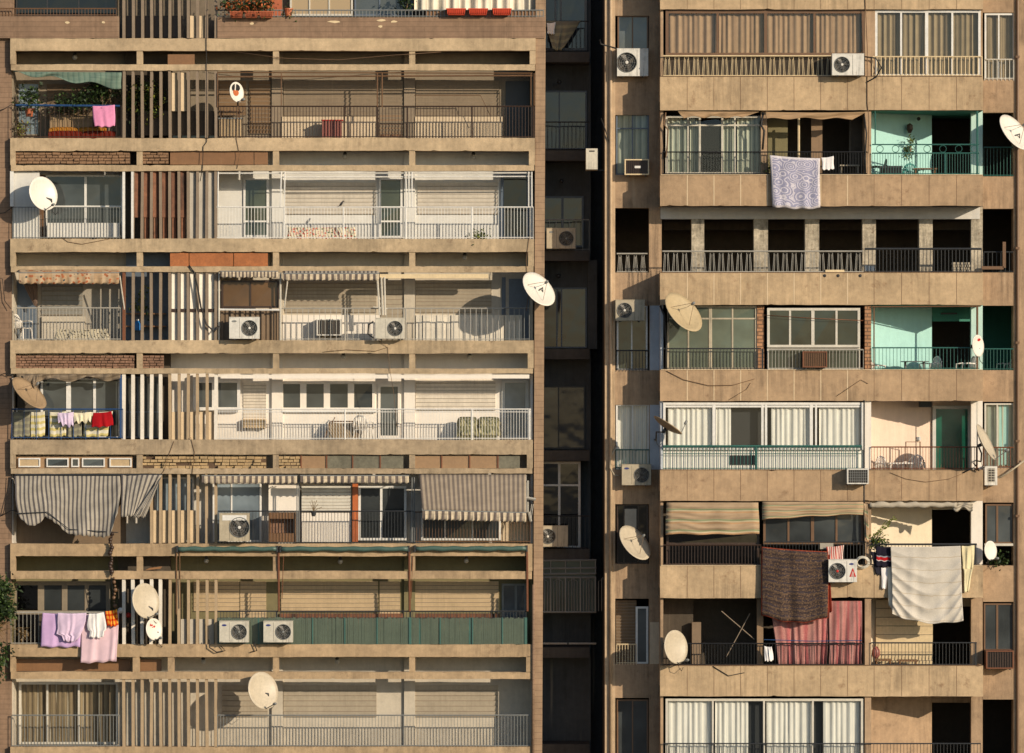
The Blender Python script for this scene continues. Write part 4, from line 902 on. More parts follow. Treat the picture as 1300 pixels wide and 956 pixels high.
def chair(label, px, py, d, yaw, mat, sc=1.0, group='plastic chairs on the balconies'):
    o = P(px, py, d); t = thing('plastic_chair', label, 'chair', o, group); rt = Matrix.Rotation(R(yaw), 3, 'Z')
    def q(x, y, z): return o + rt @ Vector((x, y, z)) * sc
    m = MB().grid(lambda u, v: q((u - .5) * .44, (v - .5) * .42, .42 - .02 * math.sin(u * 3.14) - .02 * v), 6, 6); m.build('seat', mat, t, solid=.015)
    m = MB()
    for i in range(7):          # fan of back slats under an arched rim
        u = -.2 + .4 * i / 6; h = .36 * math.sqrt(max(0, 1 - (u / .27) ** 2)); m.tube([q(u * .95, .21, .42), q(u * 1.05, .27, .46 + h)], .02 * sc, 5)
    m.tube([q(.26 * math.cos(a * .3927), .21 + .06 * math.sin(a * .3927), .46 + .38 * math.sin(a * .3927)) for a in range(9)], .026 * sc, 6); m.build('backrest', mat, t, smooth=True)
    for sx, sy in ((-1, -1), (1, -1), (-1, 1), (1, 1)): MB().tube([q(sx * .21, sy * .19, .41), q(sx * .25, sy * .24, 0)], [.026 * sc, .018 * sc], 6).build('leg', mat, t)
    for sx in (-1, 1): MB().tube([q(sx * .25, .22, .62), q(sx * .27, -.02, .64), q(sx * .27, -.2, .62), q(sx * .24, -.22, .4)], .022 * sc, 6).build('armrest', mat, t, smooth=True)
    return t

def table(label, px, py, d, w, h, mat, legs='straight', rnd_=False, cat='table', name='table'):
    o = P(px, py, d); t = thing(name, label, cat, o); m = MB()
    if rnd_: m.lathe(o + Vector((0, 0, h - .03)), [(w / 2, 0), (w / 2 + .01, .015), (w / 2, .03)], 20)
    else: m.wbox(o.x - w / 2, o.x + w / 2, o.y - .22, o.y + .22, o.z + h - .04, o.z + h)
    m.build('tabletop', mat, t)
    for sx, sy in ((-1, -1), (1, -1), (-1, 1), (1, 1)): a = .36 * w if rnd_ else .45 * w; MB().tube([o + Vector((sx * a * .9, sy * .15, h - .03)), o + Vector((sx * a, sy * .17, 0))], .022, 6).build('leg', mat, t)
    return t

def cable(label, pts, r=.012, mat='cablem', group='loose cables on the facades'):
    r *= .7 if mat == 'cableb' else .85
    return solo(MB().pt(pts, r, 5), 'cable', mat, label, 'cable', group, True)

# ------------------------------------------------ air conditioners
ac_unit('white air conditioner under the top window of the left strip beside an iron arm', 783.5, 62, 823, 96.5, SR, 'left', 'casingw')
ac_unit('white air conditioner at the right end of the cream zigzag balustrade', 1056.5, 68.5, 1097, 95.5, -.05, 'left', 'casingw')
ac_unit('dusty air conditioner in the left strip above a half shaded window beside a grey dish', 781.5, 381, 818.5, 407, SR, 'left', 'casing2')
ac_unit('dull beige air conditioner below the white curtained window of the left strip', 789.5, 590, 826.5, 616, SR, 'right', 'casing2', 'logoblue', hub='fan')
ac_unit('white air conditioner with red emblem and coiled hose beside the dark hanging blanket', 1052, 711, 1088, 739, -.04, 'left', 'casingw', 'logoblue', hub='red', logo=True)
ac_unit('air conditioner standing in front of dark corrugated sheeting below a brown window', 291, 403, 329, 430, .0, 'right', 'casingw', 'grey')
ac_unit('cream air conditioner beside a black looped hose, below folded awning poles', 476.5, 404, 513.5, 430, .0, 'right', 'casing', hub='casingw')
ac_unit('tall beige air conditioner with a white top vent on the balcony with torn awning', 278.5, 652, 316, 687, .0, 'right', 'casing2', None, True)
ac_unit('air conditioner at the left edge of the green reed screen, beside bare fins', 278.5, 789, 315.5, 815.5, -.0, 'right', 'casing', 'logoblue', hub='grey')
ac_unit('air conditioner hanging in front of the green reed screen, right of a matching unit', 334.5, 789, 371.5, 815.5, -.0, 'right', 'casing', 'logoblue', hub='grey')
ac_unit('shaded grey air conditioner on the upper balcony of the dark rear wing', 694, 290, 730.5, 315.5, 3.0, 'right', 'casing2', 'grey', hub='grey')
ac_unit('shaded air conditioner on the lower balcony of the dark rear wing, below a white window', 684, 668, 721, 694, 3.0, 'left', 'casing2', hub='casingw')
a, b = P(1250, 616, .62), P(1266, 592, .62)     # turned side on
t = thing('air_conditioner', 'small air conditioner turned side on below the edge of a tilted grey dish', 'air conditioner', (a.x + .2, .8, a.z), 'outdoor air conditioner units on the facades')
MB().wbox(a.x, b.x, .6, 1.06, a.z, b.z).build('casing', 'casingw', t); m = MB(); MB().wbox(a.x + .1, b.x - .07, .594, .61, a.z + .1, b.z - .06).build('coil', 'fan', t)
m = MB(); [m.wbox(a.x + .1, b.x - .07, .58, .592, a.z + .1 + z * .075, a.z + .115 + z * .075) for z in range(6)]; [m.wbox(a.x + .1 + z * .09, a.x + .11 + z * .09, .583, .591, a.z + .1, b.z - .06) for z in range(3)]; m.build('grille', 'casing', t)
m = MB(); m.wbox(a.x + .05, a.x + .09, .62, 1.1, a.z - .04, a.z - .001); m.build('bracket', 'dgrey', t)
# boxed wall unit seen from its flank in the gap
a, b = P(744, 215, 1.3), P(759, 188.5, 1.3); t = thing('air_conditioner', 'white air conditioner seen end on, jutting into the dark gap between the blocks', 'air conditioner', ((a.x + b.x) / 2, 1.6, a.z), 'outdoor air conditioner units on the facades')
MB().wbox(a.x, b.x, 1.3, 2.1, a.z, b.z).build('casing', 'casing', t); MB().wbox(a.x + .1, b.x - .1, 1.29, 1.3, b.z - .1, b.z - .06).build('handle_slot', 'fan', t); MB().wbox(b.x, P(769, 0, 1.5).x + .05, 1.6, 1.66, a.z - .03, a.z + .01).build('bracket', 'dgrey', t)
window_ac('white framed window air conditioner casting a shadow under the white curtained windows', 1075.5, 595, 1103, 614.5, .0, 'casingw', 'grey', .42, 9, 5)
window_ac('brown boxed air conditioner between the halves of a railing under four cream window panes', 1019, 446, 1050, 466.5, .1, 'rust', 'brownf', .3, 12, 0, 'brownpanel')
window_ac('dark air conditioner with a pale name plate in the left strip under a grey window', 793, 202, 824, 222, SR, 'cream2', 'darkbrown', .4, 12, 0, 'darkbrown', mark=True)
window_ac('window air conditioner with white bars set in the low white balcony wall', 402, 405, 433, 426, .98, 'casingw', 'casing', .45, 6, 0)
window_ac('rusty brown air conditioner at the lower right, under the dark window of the right strip', 1252, 826, 1287, 849, SR, 'rust', 'darkbrown', .5, 10, 0, 'darkbrown')
window_ac('tan boxed unit fixed on the white balcony wall under a narrow shutter', 308.5, 532, 337.5, 543.5, BD, 'panelt', 'cream2', .22, 1, 0, 'panelt')
a_, b_ = P(341, 689, .1), P(375, 651, .1)
t = thing('wooden_cabinet', 'open brown wooden cabinet on the balcony right of the tall beige air conditioner', 'cabinet', ((a_.x + b_.x) / 2, .3, a_.z))
m = MB(); m.wbox(a_.x, b_.x, .12, .5, b_.z - .18, b_.z); m.wbox(a_.x, b_.x, .12, .5, a_.z, a_.z + .28); m.wbox(a_.x, a_.x + .04, .13, .5, a_.z + .28, b_.z - .18); m.wbox(b_.x - .04, b_.x, .13, .5, a_.z + .28, b_.z - .18); m.build('carcass', 'brownpanel', t)
MB().wbox(a_.x + .04, b_.x - .04, .44, .5, a_.z + .28, b_.z - .18).build('back_board', 'br_b', t)
# ------------------------------------------------ satellite dishes
dish('small white dish printed with an orange emblem above a brown balcony rail', 300, 117, -.12, 13, 8, 8, 'dishw', mount=(2, 18), print_=[(0, .42, .6, .4, 1), (0, .42, .2, .46, 3), (-.02, -.02, .4, .34, 0)])
dish('large clean white dish in front of the wide white balcony window', 54, 246, -.48, 22, 15.5, 17, 'dishw', mount=(12, 18), wall=.1)
dish('large pale dish on the right edge of the left block facing up and right', 683, 368, -.62, 25.5, 15, 42, 'dishw', mount=(6, 8), wall=.1)
dish('dull brown dish seen nearly edge on under a torn awning', 36, 500, -.62, 27, 9, 46, 'dishd', mount=(-8, 6), wall=.1)
dish('large tan dish in front of white fins beside the pink laundry', 184, 763, -.5, 22.5, 15, 14, 'dish', mount=(10, 20), wall=.1)
dish('small white dish with red lettering just below a larger tan one', 195, 799, -.32, 14, 9, 10, 'dishw', mount=(6, 14), wall=.1, print_=[(-.2, .25, .12, .1, 2), (.1, .38, .14, .08, 2), (.02, .2, .05, .05, 2), (.3, .42, .06, .12, 2)])
dish('pale dish at the bottom of the left block, only its upper rim in view', 333, 877, -.5, 24, 17, 20, 'dish', mount=(8, 14), wall=.1)
dish('pale dish at the right border beside the upper teal loggia', 1287, 169, .45, 27, 15, 40, 'dishw', mount=(7, 12), wall=1.1)
dish('large tan dish before the green glass window left of the four cream panes', 866.5, 397.5, -.72, 30, 16.5, 43, 'disht', mount=(-18, 10), wall=.2)
dish('small white dish with a red dot at the corner post of the lower teal loggia', 1241, 439, -.1, 14, 8.5, 5, 'dishw', mount=(2, 14), lnb=False, wall=.1, print_=[(-.35, .55, .22, .13, 2)])
dish('weathered grey dish standing almost edge on beside the peach balcony', 1250.5, 562, -.55, 25, 7.5, 28, 'dish', mount=(-5, 24), wall=1.1)
dish('dark dish seen from behind, edge on, left of the white curtained windows', 847, 541, -.6, 21, 2.6, 57, 'dishd', back=True, mount=(-14, 18), wall=1.1)
dish('grey dish half in shade in the open window of the left strip', 805, 690, .46, 26, 14, 42, 'dish', mount=(-4, 12), wall=1.2)
dish('small bright white dish beside the ivory bed sheet, at the right strip', 1257, 699, .55, 12.5, 8.8, 8, 'dishw', mount=(-3, 16), wall=1.1)
dish('large cream dish at the lower left corner of the dark open balcony', 857, 821.5, -.5, 21.5, 15, 12, 'dish', mount=(4, 22), wall=.1)
# ------------------------------------------------ laundry and hanging cloth
LG = 'laundry hung over the railings'
cloth('towel', 'bright pink towel hanging on the blue clothes pole among the plants', 'towel', (117, 134.5), (146, 133), (146, 160), (120, 160), 'pinktowel', -.08, 2, .02, group=LG)
cloth('patterned_sheet', 'pale bedsheet printed with grey blue rosettes hanging over a parapet', 'sheet', (977, 197), (1041, 201), (1041, 264), (981, 262), 'rosette', -.16, 4, .03, 2, LG)
cloth('white_cloth', 'small white cloth pegged just right of the rosette printed sheet', 'cloth', (1043, 200), (1058, 198), (1059, 214), (1044, 215), 'shirtwhite', -.1, 2, .02, group=LG)
cloth('lilac_sheet', 'lilac sheet with a paler shirt over it, leftmost on the lowest washing line', 'sheet', (54, 778), (103, 779), (102, 821), (51, 821), 'lilac', -.1, 4, .025, .5, LG)
cloth('lilac_shirt', 'pale lilac shirt hanging upside down over the lilac sheet', 'shirt', (73, 778), (110, 778), (108, 813), (70, 813), 'lilac2', -.2, 4, .03, 2, LG, prof=[(0, 0, 1), (.3, .02, .98), (.55, .06, .92), (.75, .02, .85), (.8, .2, .85), (1, .28, .72)])
cloth('pink_sheet', 'long pale pink sheet hanging lowest of the washing below the plaid cloth', 'sheet', (104, 780), (151, 776), (148, 839), (102, 842), 'pinksheet', -.1, 4, .03, .5, LG)
cloth('white_shirt', 'white shirt hanging over the long pale pink sheet', 'shirt', (111, 779), (134, 777), (135, 809), (110, 809), 'shirtwhite', -.2, 4, .03, 1, LG, prof=[(0, .08, .95), (.5, 0, 1), (.7, .05, 1), (.75, .16, .9), (1, .12, .85)])
cloth('plaid_cloth', 'orange and yellow plaid cloth at the right end of the washing', 'cloth', (133, 776), (149, 773), (150, 794), (136, 794), 'plaid', -.23, 2, .02, group=LG)
cloth('violet_shirt', 'pale violet garment left of the cream ones on the dark blue rail', 'shirt', (73, 524), (94, 523), (93, 541), (74, 536), 'paleviolet', -.12, 3, .04, 2, LG, hem=2.2)
cloth('cream_garment', 'cream garments hanging between the violet and the red ones', 'garment', (93, 524), (116, 523), (115, 535), (94, 536), 'creamcloth', -.12, 3, .04, 1, LG, hem=2.2)
cloth('red_cloth', 'dark red cloth hanging on the dark blue rail', 'cloth', (118, 524), (142, 522), (144, 540), (116, 542), 'redcloth', -.14, 2, .03, 1, LG)
for k, (x0, x1, mt, lb) in enumerate(((39, 57, 'ystripe', 'yellow and white striped cloth tied behind the bars, left of the others'), (63, 84, 'ystripe', 'yellow and white striped cloth tied behind the bars under the violet garment'),
                                      (86, 104, 'greystr', 'grey striped cloth tied behind the balcony bars under the cream garments'), (106, 143, 'ystripe', 'wide yellow striped cloth tied behind the bars under the red cloth'), (17, 38, 'greystr', 'shaded grey striped cloth tied behind the bars at the balcony corner'))):
    cloth('balcony_screen_cloth', lb, 'cloth', (x0, 523), (x1, 522), (x1 - (6 if k == 3 else 0), 553), (x0, 555), mt, .1, 2, .02, .5, 'striped cloths tied behind the balcony bars')
cloth('dark_blanket', 'big dark brown blanket with reddish hem hanging over the railing', 'blanket', (967, 694), (1052, 700), (1052, 784), (966, 781), 'blanket', -.2, 4, .05, 8, LG, topsag=1)
cloth('striped_towel', 'red and white striped towel pegged above the white air conditioner with emblem', 'towel', (1049, 694), (1071, 692), (1070, 713), (1051, 714), 'rugst', -.06, 3, .02, group=LG)
cloth('red_trim_cloth', 'narrow dark red cloth hanging at the right edge of the dark blanket', 'cloth', (1045, 704), (1053, 704), (1056, 776), (1050, 778), 'redsofa', -.12, 2, .02, group=LG)
cloth('banded_scarf', 'dark scarf with red and white bands hanging beside the leafy plant', 'scarf', (1112, 693), (1132, 694), (1132, 719), (1112, 718), 'bands', -.1, 2, .02, group=LG)
cloth('white_rag', 'thin white rag hanging below the banded dark scarf', 'cloth', (1119, 720), (1127, 720), (1125, 747), (1119, 746), 'shirtwhite', -.06, 1, .02, group=LG)
cloth('dark_rag', 'dark cloth hanging half hidden behind the banded scarf', 'cloth', (1105, 700), (1120, 700), (1120, 730), (1112, 728), 'darkcloth', -.04, 2, .02, group=LG)
cloth('bed_sheet', 'large ivory bed sheet in deep swags over the loggia parapet', 'sheet', (1131, 694), (1219, 693), (1223, 788), (1133, 780), 'sheetw', -.22, 4, .016, 7, LG, swag=.045, nv=80, nu=90)
cloth('grey_sheet', 'greyish sheet hanging behind the left edge of the large ivory bed sheet', 'sheet', (1126, 694), (1140, 694), (1142, 782), (1128, 768), 'wcurtain', -.1, 2, .03, 2, LG)
cloth('yellow_cloth', 'pale yellow cloth hanging at the right of the large ivory bed sheet', 'cloth', (1221, 693), (1237, 692), (1236, 722), (1222, 723), 'yellowcloth', -.1, 3, .03, 1, LG)
cloth('yellow_towel', 'narrow pale yellow towel below the yellow cloth beside the ivory bed sheet', 'towel', (1223, 722), (1235, 722), (1230, 750), (1224, 752), 'yellowcloth', -.14, 2, .03, 1, LG)
CG = 'curtains hung across open balconies'
cloth('pink_curtain', 'pink striped curtain hanging below the dark blanket', 'curtain', (978, 763), (1052, 763), (1050, 846), (988, 846), 'cur_pink', .2, 9, .05, 0, CG, topsag=0, nv=10)
cloth('pink_curtain', 'brighter pink striped curtain right of the one below the blanket', 'curtain', (1053, 763), (1094, 763), (1094, 846), (1052, 846), 'cur_pink', .16, 6, .05, 0, CG, topsag=0, nv=10)
cloth('white_cloth', 'crumpled white cloth on the railing left of the pink curtains', 'cloth', (970, 820), (980, 821), (982, 838), (971, 839), 'shirtwhite', -.05, 2, .04, 1, LG)
cloth('curtain', 'tied beige curtain in the corner of the balcony with a dotted awning', 'curtain', (29, 360), (48, 360), (47, 390), (44, 388), 'cur_dull', .7, 3, .03, 0, CG, topsag=0)
cloth('net_shade', 'ragged green shade net slung across the planted balcony', 'shade net', (17, 91), (154, 92), (154, 112), (18, 92), 'net', .02, 5, .05, 0, topsag=0, hem=2.5)
cloth('torn_awning', 'torn grey awning rag along the top of the dark glazed balcony', 'awning', (20, 475), (153, 475), (153, 481), (21, 486), 'torn', -.05, 9, .06, -1.5, 'striped awnings', hem=3, topsag=0)
cloth('torn_awning', 'hanging shreds of grey canvas beside the brown edge on dish', 'awning', (21, 477), (48, 477), (48, 492), (28, 484), 'torn', -.09, 5, .06, 1, 'striped awnings', hem=4, topsag=0)
cloth('fabric_blind', 'banded green and beige fabric blind above a black railing', 'blind', (846, 638), (963, 638), (964, 678), (845, 678), 'blind', -.08, 2, .04, .5, 'fabric blinds', swag=.05, nv=30, topsag=0)
cloth('fabric_blind', 'slanting green and beige fabric blind above four dark panes', 'blind', (968, 637), (1096, 637), (1096, 653), (967, 660), 'blind', -.1, 2, .04, -1, 'fabric blinds', swag=.03, nv=20, topsag=0)
cloth('fabric_blind', 'gathered strip of banded fabric hanging beside the leafy loggia plant', 'blind', (1096, 638), (1102, 640), (1103, 690), (1098, 682), 'blind', -.06, 1, .04, 0, 'fabric blinds')
cloth('awning_scrap', 'faded scalloped awning scrap above the cream sliding windows', 'awning', (860, 141.5), (964, 142), (942, 149), (868, 149), 'awnold', -.1, 3, .03, -.5, 'faded awnings', topsag=0, hem=1.2, nu=90)
cloth('awning_scrap', 'faded sagging awning above the dark room with the rosette sheet', 'awning', (972, 142), (1100, 142), (1082, 151), (972, 151), 'awnold', -.12, 3, .04, -.5, 'faded awnings', topsag=1, hem=1.2, nu=90)
cloth('floral_cover', 'red flowered cover on a bench behind the white railing', 'bench cover', (366, 288), (450, 288), (454, 304), (364, 304), 'floral', .3, 5, .04, 0, 'covered benches', tilt=.1)
cloth('floral_cover', 'grey flowered cover on a seat in the balcony with a dotted awning', 'bench cover', (72, 418), (136, 417), (140, 433), (68, 433), 'floral2', .3, 4, .04, 0, 'covered benches', tilt=.1)
for lb, mt, (x0, x1, y0, y1) in (('dark red sofa seat under the pink towel on the planted balcony', 'redsofa', (62, 148, 166, 176)), ('golden brown sofa cushions behind the dark red seat', 'goldsofa', (62, 136, 161, 169)), ('beige sofa back with two cushions under the plants', 'beigesofa', (62, 118, 145, 163))):
    a, b = P(x0, y1, .5), P(x1, y0, .5); m = MB(); n = 2
    dd = {'redsofa': .3, 'goldsofa': .45, 'beigesofa': .6}[mt]
    for q in range(n):
        xa = a.x + (b.x - a.x) * q / n + .01; xb = a.x + (b.x - a.x) * (q + 1) / n - .01
        m.grid(lambda u, v: (lerp(xa, xb, u), dd + .16 * v - .05 * math.sin(v * 3.14), lerp(a.z, b.z, math.sin(v * 1.57) ** .6) - .03 * abs(2 * u - 1) ** 4), 8, 8)
        m.wbox(xa, xb, dd + .02, dd + .16, a.z, a.z + .05)
    solo(m, 'sofa_cushion', mt, lb, 'cushion', 'sofa cushions', True)
for lb, x0, x1 in (('left of two armchairs under leaf printed covers behind the white railing', 581, 606), ('right of two armchairs under leaf printed covers behind the white railing', 607, 634)):
    c = P((x0 + x1) / 2, 560, .45); w = (x1 - x0) / S / 2; t = thing('armchair', lb, 'armchair', c, 'covered armchairs')
    MB().grid(lambda u, v: c + Vector((w * math.sin((u - .5) * 3.0) * (1 + .08 * math.sin(v * 9)), .3 - .35 * v + .02 * math.sin(u * 20), .72 * math.sin(min(1, 1.15 - v) * 1.57) * (1 - .35 * abs(2 * u - 1) ** 5) if v > .12 else .72 * (1 - .3 * abs(2 * u - 1) ** 5) * (.9 + .8 * v))), 18, 14).build('loose_cover', 'leafprint', t, smooth=True, solid=.02)
    m = MB(); m.wbox(c.x - w * .8, c.x + w * .8, c.y + .0, c.y + .3, c.z, c.z + .45); m.build('seat', 'leafprint', t)
cloth('grey_cloth', 'grey cloth draped over the railing of the topmost balcony in the dark gap', 'cloth', (692, 26), (738, 26), (716, 60), (702, 62), 'greystr', 2.98, 3, .05, 3, LG)
cloth('white_cloth', 'small white cloth on the railing of the topmost balcony in the dark gap', 'cloth', (694, 29), (705, 28), (704, 43), (695, 42), 'shirtwhite', 2.92, 2, .03, 1, LG)
# ------------------------------------------------ awnings
t = thing('awning', 'long tattered grey striped awning with a hole, drawn down over the balcony', 'awning', P(80, 680, -.2), 'striped awnings')
TB = [(0, 656), (.06, 664), (.12, 668), (.2, 665), (.27, 656), (.34, 661), (.42, 668), (.47, 676), (.55, 679), (.85, 682), (.91, 681), (.95, 671), (.975, 658), (1, 650)]
def tb(u):
    for (a0, y0), (a1, y1) in zip(TB, TB[1:]):
        if u <= a1: return lerp(y0, y1, (u - a0) / (a1 - a0)) + .8 * math.sin(u * 90)
MB().grid(lambda u, v: P(lerp(18, 153, u) + v * v * (6 * (1 - u) - 3 * u) + .6 * math.sin(v * 7 + u * 11), lerp(602.5, tb(u), v), -.02 - .3 * v + .035 * math.sin(u * 23 + 2.5 * v) * v + .03 * math.sin(9 * v + u * 15) * v), 130, 18).build('canopy', 'stripe', t, smooth=True, solid=.006)
m = MB(); m.pt([(19, 603, -.03), (206, 603, -.03)], .03); m.pt([(20, 652, -.3), (60, 650, -.33), (88, 672, -.33), (150, 676, -.3)], .014); m.build('arm_frame', 'dgrey', t)
cloth('canvas_flap', 'slack end of the tattered striped awning left of the bare fins', 'awning', (153.5, 603), (206, 603), (180, 652), (154, 656), 'stripe8', -.06, 3, .04, 1, 'striped awnings', topsag=0, tilt=.22)
cloth('canvas_flap', 'folded striped canvas corner hanging from the tattered awning', 'awning', (196, 616), (206, 603), (184, 657), (168, 656), 'stripe8', -.22, 2, .04, 1, 'striped awnings', topsag=0)
awning('taupe striped awning drawn down over the right hand balcony with scalloped edge', 532, 668, 602.5, 648, -.02, -.5, 'stripe2', 'valstripe', 12, 24, 4, 0, bend=-.04, ybr=651)
awning('rolled up striped awning above the tall beige air conditioner', 256, 377, 602.5, 604, -.02, -.12, 'stripe', 'valstripe', 10, 15)
awning('rolled up striped awning above the white louvred shutter', 381, 519, 602.5, 604, -.02, -.12, 'stripe', 'valstripe', 9.5, 17)
awning('short striped awning above the brown window with corrugated sheeting below', 280, 353, 343, 344.5, -.02, -.15, 'stripe', 'valstripe', 8, 9)
awning('faded striped awning valance above the barred window air conditioner', 360, 481, 344, 347.5, -.02, -.2, 'stripe', 'valstripe', 8.5, 14)
awning('awning with a dotted scalloped valance at the upper left balcony', 24, 151, 342.5, 346.5, -.02, -.3, 'valdots', 'valdots', 14, 13)
for lb, x0, x1, y in (('dark green rolled awning left of the rust coloured posts', 226, 351, 697), ('dark green rolled awning between two rust coloured posts', 357, 518, 697), ('dark green rolled awning at the right end beside the side wall', 528, 668, 696.5)):
    t = thing('rolled_awning', lb, 'awning', P((x0 + x1) / 2, y + 3, -.1), 'green rolled awnings'); m = MB(); n = 24
    m.tube([P(lerp(x0, x1, i / n), y + .5 * math.sin(i * 1.3), -.1) for i in range(n + 1)], [.075 + rnd.uniform(-.008, .008) for _ in range(n + 1)], 10); m.build('rolled_canvas', 'roofgreen', t, smooth=True)
    m = MB(); [m.box(x - 1, y - 4, x + 1, y + 4, -.16, .02) for x in (x0 - 1, x1 + 1)]; m.build('end_bracket', 'dgrey', t)
m = MB(); n = 30; m.tube([P(lerp(1104, 1214, i / n), 641 + .6 * math.sin(i * 1.1), .0) for i in range(n + 1)], [.085 + rnd.uniform(-.015, .02) for _ in range(n + 1)], 10)
t = thing('rolled_awning', 'grimy rolled canvas awning above the cream loggia with the leafy plant', 'awning', P(1160, 645, 0), 'faded awnings'); m.build('rolled_canvas', 'rolled', t, smooth=True)
MB().grid(lambda u, v: P(1210 + 25 * u, 638 + v * (9 + 3 * math.sin(u * 9)), -.02 + .03 * math.sin(u * 14 + v * 3)), 20, 6).build('loose_flap', 'rolled', t, smooth=True, solid=.01)
# ------------------------------------------------ furniture and small things
chair('white plastic chair at the left corner under the dotted awning', 28, 433, .5, 60, 'chairwhite', .95)
chair('white plastic chair beside a folding lounger behind the white railing', 461, 561, .6, 160, 'chairwhite', .95)
chair('teal plastic chair beside a wooden table in the upper teal loggia', 1159, 241, .7, 15, 'chairteal', .95)
chair('white plastic chair beyond the table in the lower teal loggia', 1181, 488, 1.1, -60, 'chairwhite'); chair('white plastic chair facing left beside the dark opening of the lower teal loggia', 1226, 488, .7, -75, 'chairwhite')
chair('white plastic chair in the right strip opening beside the lower teal loggia', 1278, 488, 2.2, -70, 'chairwhite'); chair('white plastic chair at the left end of the lower teal loggia', 1113, 488, .7, 60, 'chairwhite', .9)
chair('left white plastic chair at the table on the peach balcony', 1126, 615, .5, 40, 'chairwhite'); chair('right white plastic chair at the table on the peach balcony', 1160, 615, .6, -25, 'chairwhite', 1.05)
chair('black chair at the left end of the upper teal loggia', 1113, 240, .6, -100, 'black', 1.05)
table('white plastic table between two white chairs on the peach balcony', 1143, 615, .7, .75, .66, 'chairwhite')
table('round grey table with white chairs in the lower teal loggia', 1161, 488, .7, .85, .7, 'grey', rnd_=True); table('wooden table beside the teal plastic chair', 1174, 240, .6, .7, .62, 'wood')
table('small table with pale top inside the dark room beside the rosette sheet', 1078, 240, .8, .6, .72, 'casing2'); table('low brown wooden stool table in the lowest loggia, left of another', 1121, 863, .5, .5, .62, 'wood', name='stool', cat='stool')
table('low brown wooden stool right of a similar one in the lowest loggia', 1152, 863, .5, .6, .6, 'wood', name='stool', cat='stool'); table('worn brown table behind the rail below the small white dish', 292, 177, .6, .65, .85, 'brownf')
MB_ = MB().box(1118, 212, 1145, 240, .3, .7); t = MB_.build('planter_box', 'black'); tag(t, 'long black planter box between the black chair and the teal one', 'planter'); m = MB(); m.box(1117, 210.5, 1146, 213, .28, .72); m.build('rim', 'dgrey', t)
a, b = P(409, 175, .4), P(434, 152, .4); t = thing('crate', 'pink slatted crate standing on the brown railed balcony', 'crate', ((a.x + b.x) / 2, .5, a.z)); m = MB()
for i in range(7): x = lerp(a.x, b.x - .06, i / 6); m.wbox(x, x + .055, .4, .43, a.z, b.z - .03)
m.wbox(a.x + .01, b.x - .01, .435, .7, a.z, b.z - .05); m.build('slatted_side', 'pinkbox', t); MB().wbox(a.x - .03, b.x + .03, .37, .74, b.z - .03, b.z).build('lid', 'red', t)
a, b = P(279, 174, .5), P(308, 150, .5); t = thing('storage_box', 'pale ribbed storage box under the worn brown table', 'box', ((a.x + b.x) / 2, .6, a.z)); m = MB(); m.wbox(a.x, b.x, .3, .34, a.z, b.z - .04)
[m.wbox(a.x + .06 * i, a.x + .06 * i + .03, .285, .298, a.z, b.z - .04) for i in range(int((b.x - a.x) / .06))]; m.build('ribbed_side', 'panelt', t); MB().wbox(a.x - .02, b.x + .02, .27, .5, b.z - .04, b.z).build('lid', 'grey', t)
t = thing('folding_lounger', 'striped folding lounger leaning on the wall left of a white chair', 'lounger', P(432, 560, .6)); MB().grid(lambda u, v: P(lerp(418, 454, u), 536 + 20 * v + 1.5 * math.sin(u * 3.1), .8 - .35 * v), 12, 4).build('fabric', 'cur_grey', t, solid=.01)
m = MB(); m.pt([(419, 535, .78), (412, 556, .5)], .02); m.pt([(455, 535, .78), (454, 558, .5)], .02); m.pt([(419, 535, .78), (455, 535, .78)], .02); m.pt([(412, 556, .5), (425, 530, .9)], .02); m.build('frame', 'brownf', t)
o = P(175, 419, .62); t = thing('bottle', 'bright blue plastic bottle on the shelf behind the fins', 'bottle', P(175, 412.5, .62)); m = MB().lathe(P(175, 419.5, .45), [(.1, 0), (.12, .02), (.12, .2), (.06, .27), (.05, .3)], 12); m.build('body', 'bluebottle', t); MB().lathe(P(175, 407, .45), [(.055, 0), (.055, .04)], 10).build('cap', 'white', t)
for i, (x, lb) in enumerate(((579, 'left of three red flower troughs on the top railing'), (607, 'middle one of three red flower troughs on the top railing'), (637, 'right of three red flower troughs on the top railing'),
                             (300, 'left of three leafy terracotta troughs on the top railing'), (319, 'middle one of three leafy terracotta troughs on the top railing'), (338, 'right of three leafy terracotta troughs on the top railing'))):
    w, y = (12, 12) if i < 3 else (8.5, 15.5); a, b = P(x - w, y + 7, -.2), P(x + w, y, -.2); t = thing('flower_trough', lb, 'flower trough', (P(x, 0, -.1).x, -.1, a.z), 'flower troughs on the top railing'); m = MB()
    m.hexa([(a.x + .04, -.2, a.z), (b.x - .04, -.2, a.z), (b.x, -.24, b.z), (a.x, -.24, b.z), (a.x + .04, -.02, a.z), (b.x - .04, -.02, a.z), (b.x, .0, b.z), (a.x, .0, b.z)])
    for q in range(9): xx = lerp(a.x + .03, b.x - .03, q / 8); m.wbox(xx - .008, xx + .008, -.252, -.2, a.z + .03, b.z - .005)
    m.wbox(a.x - .015, b.x + .015, -.26, .01, b.z, b.z + .03); m.build('trough', 'redpot' if i < 3 else 'terracotta', t)
    if i > 2: m = MB(); m.leaves(Vector((P(x - 3, 0).x, -.1, b.z + .2)), (.35, .12, .2), 150, .1, 0, (0, 1, 2)); m.build('foliage', ['leaf', 'leafd', 'orange'], t)
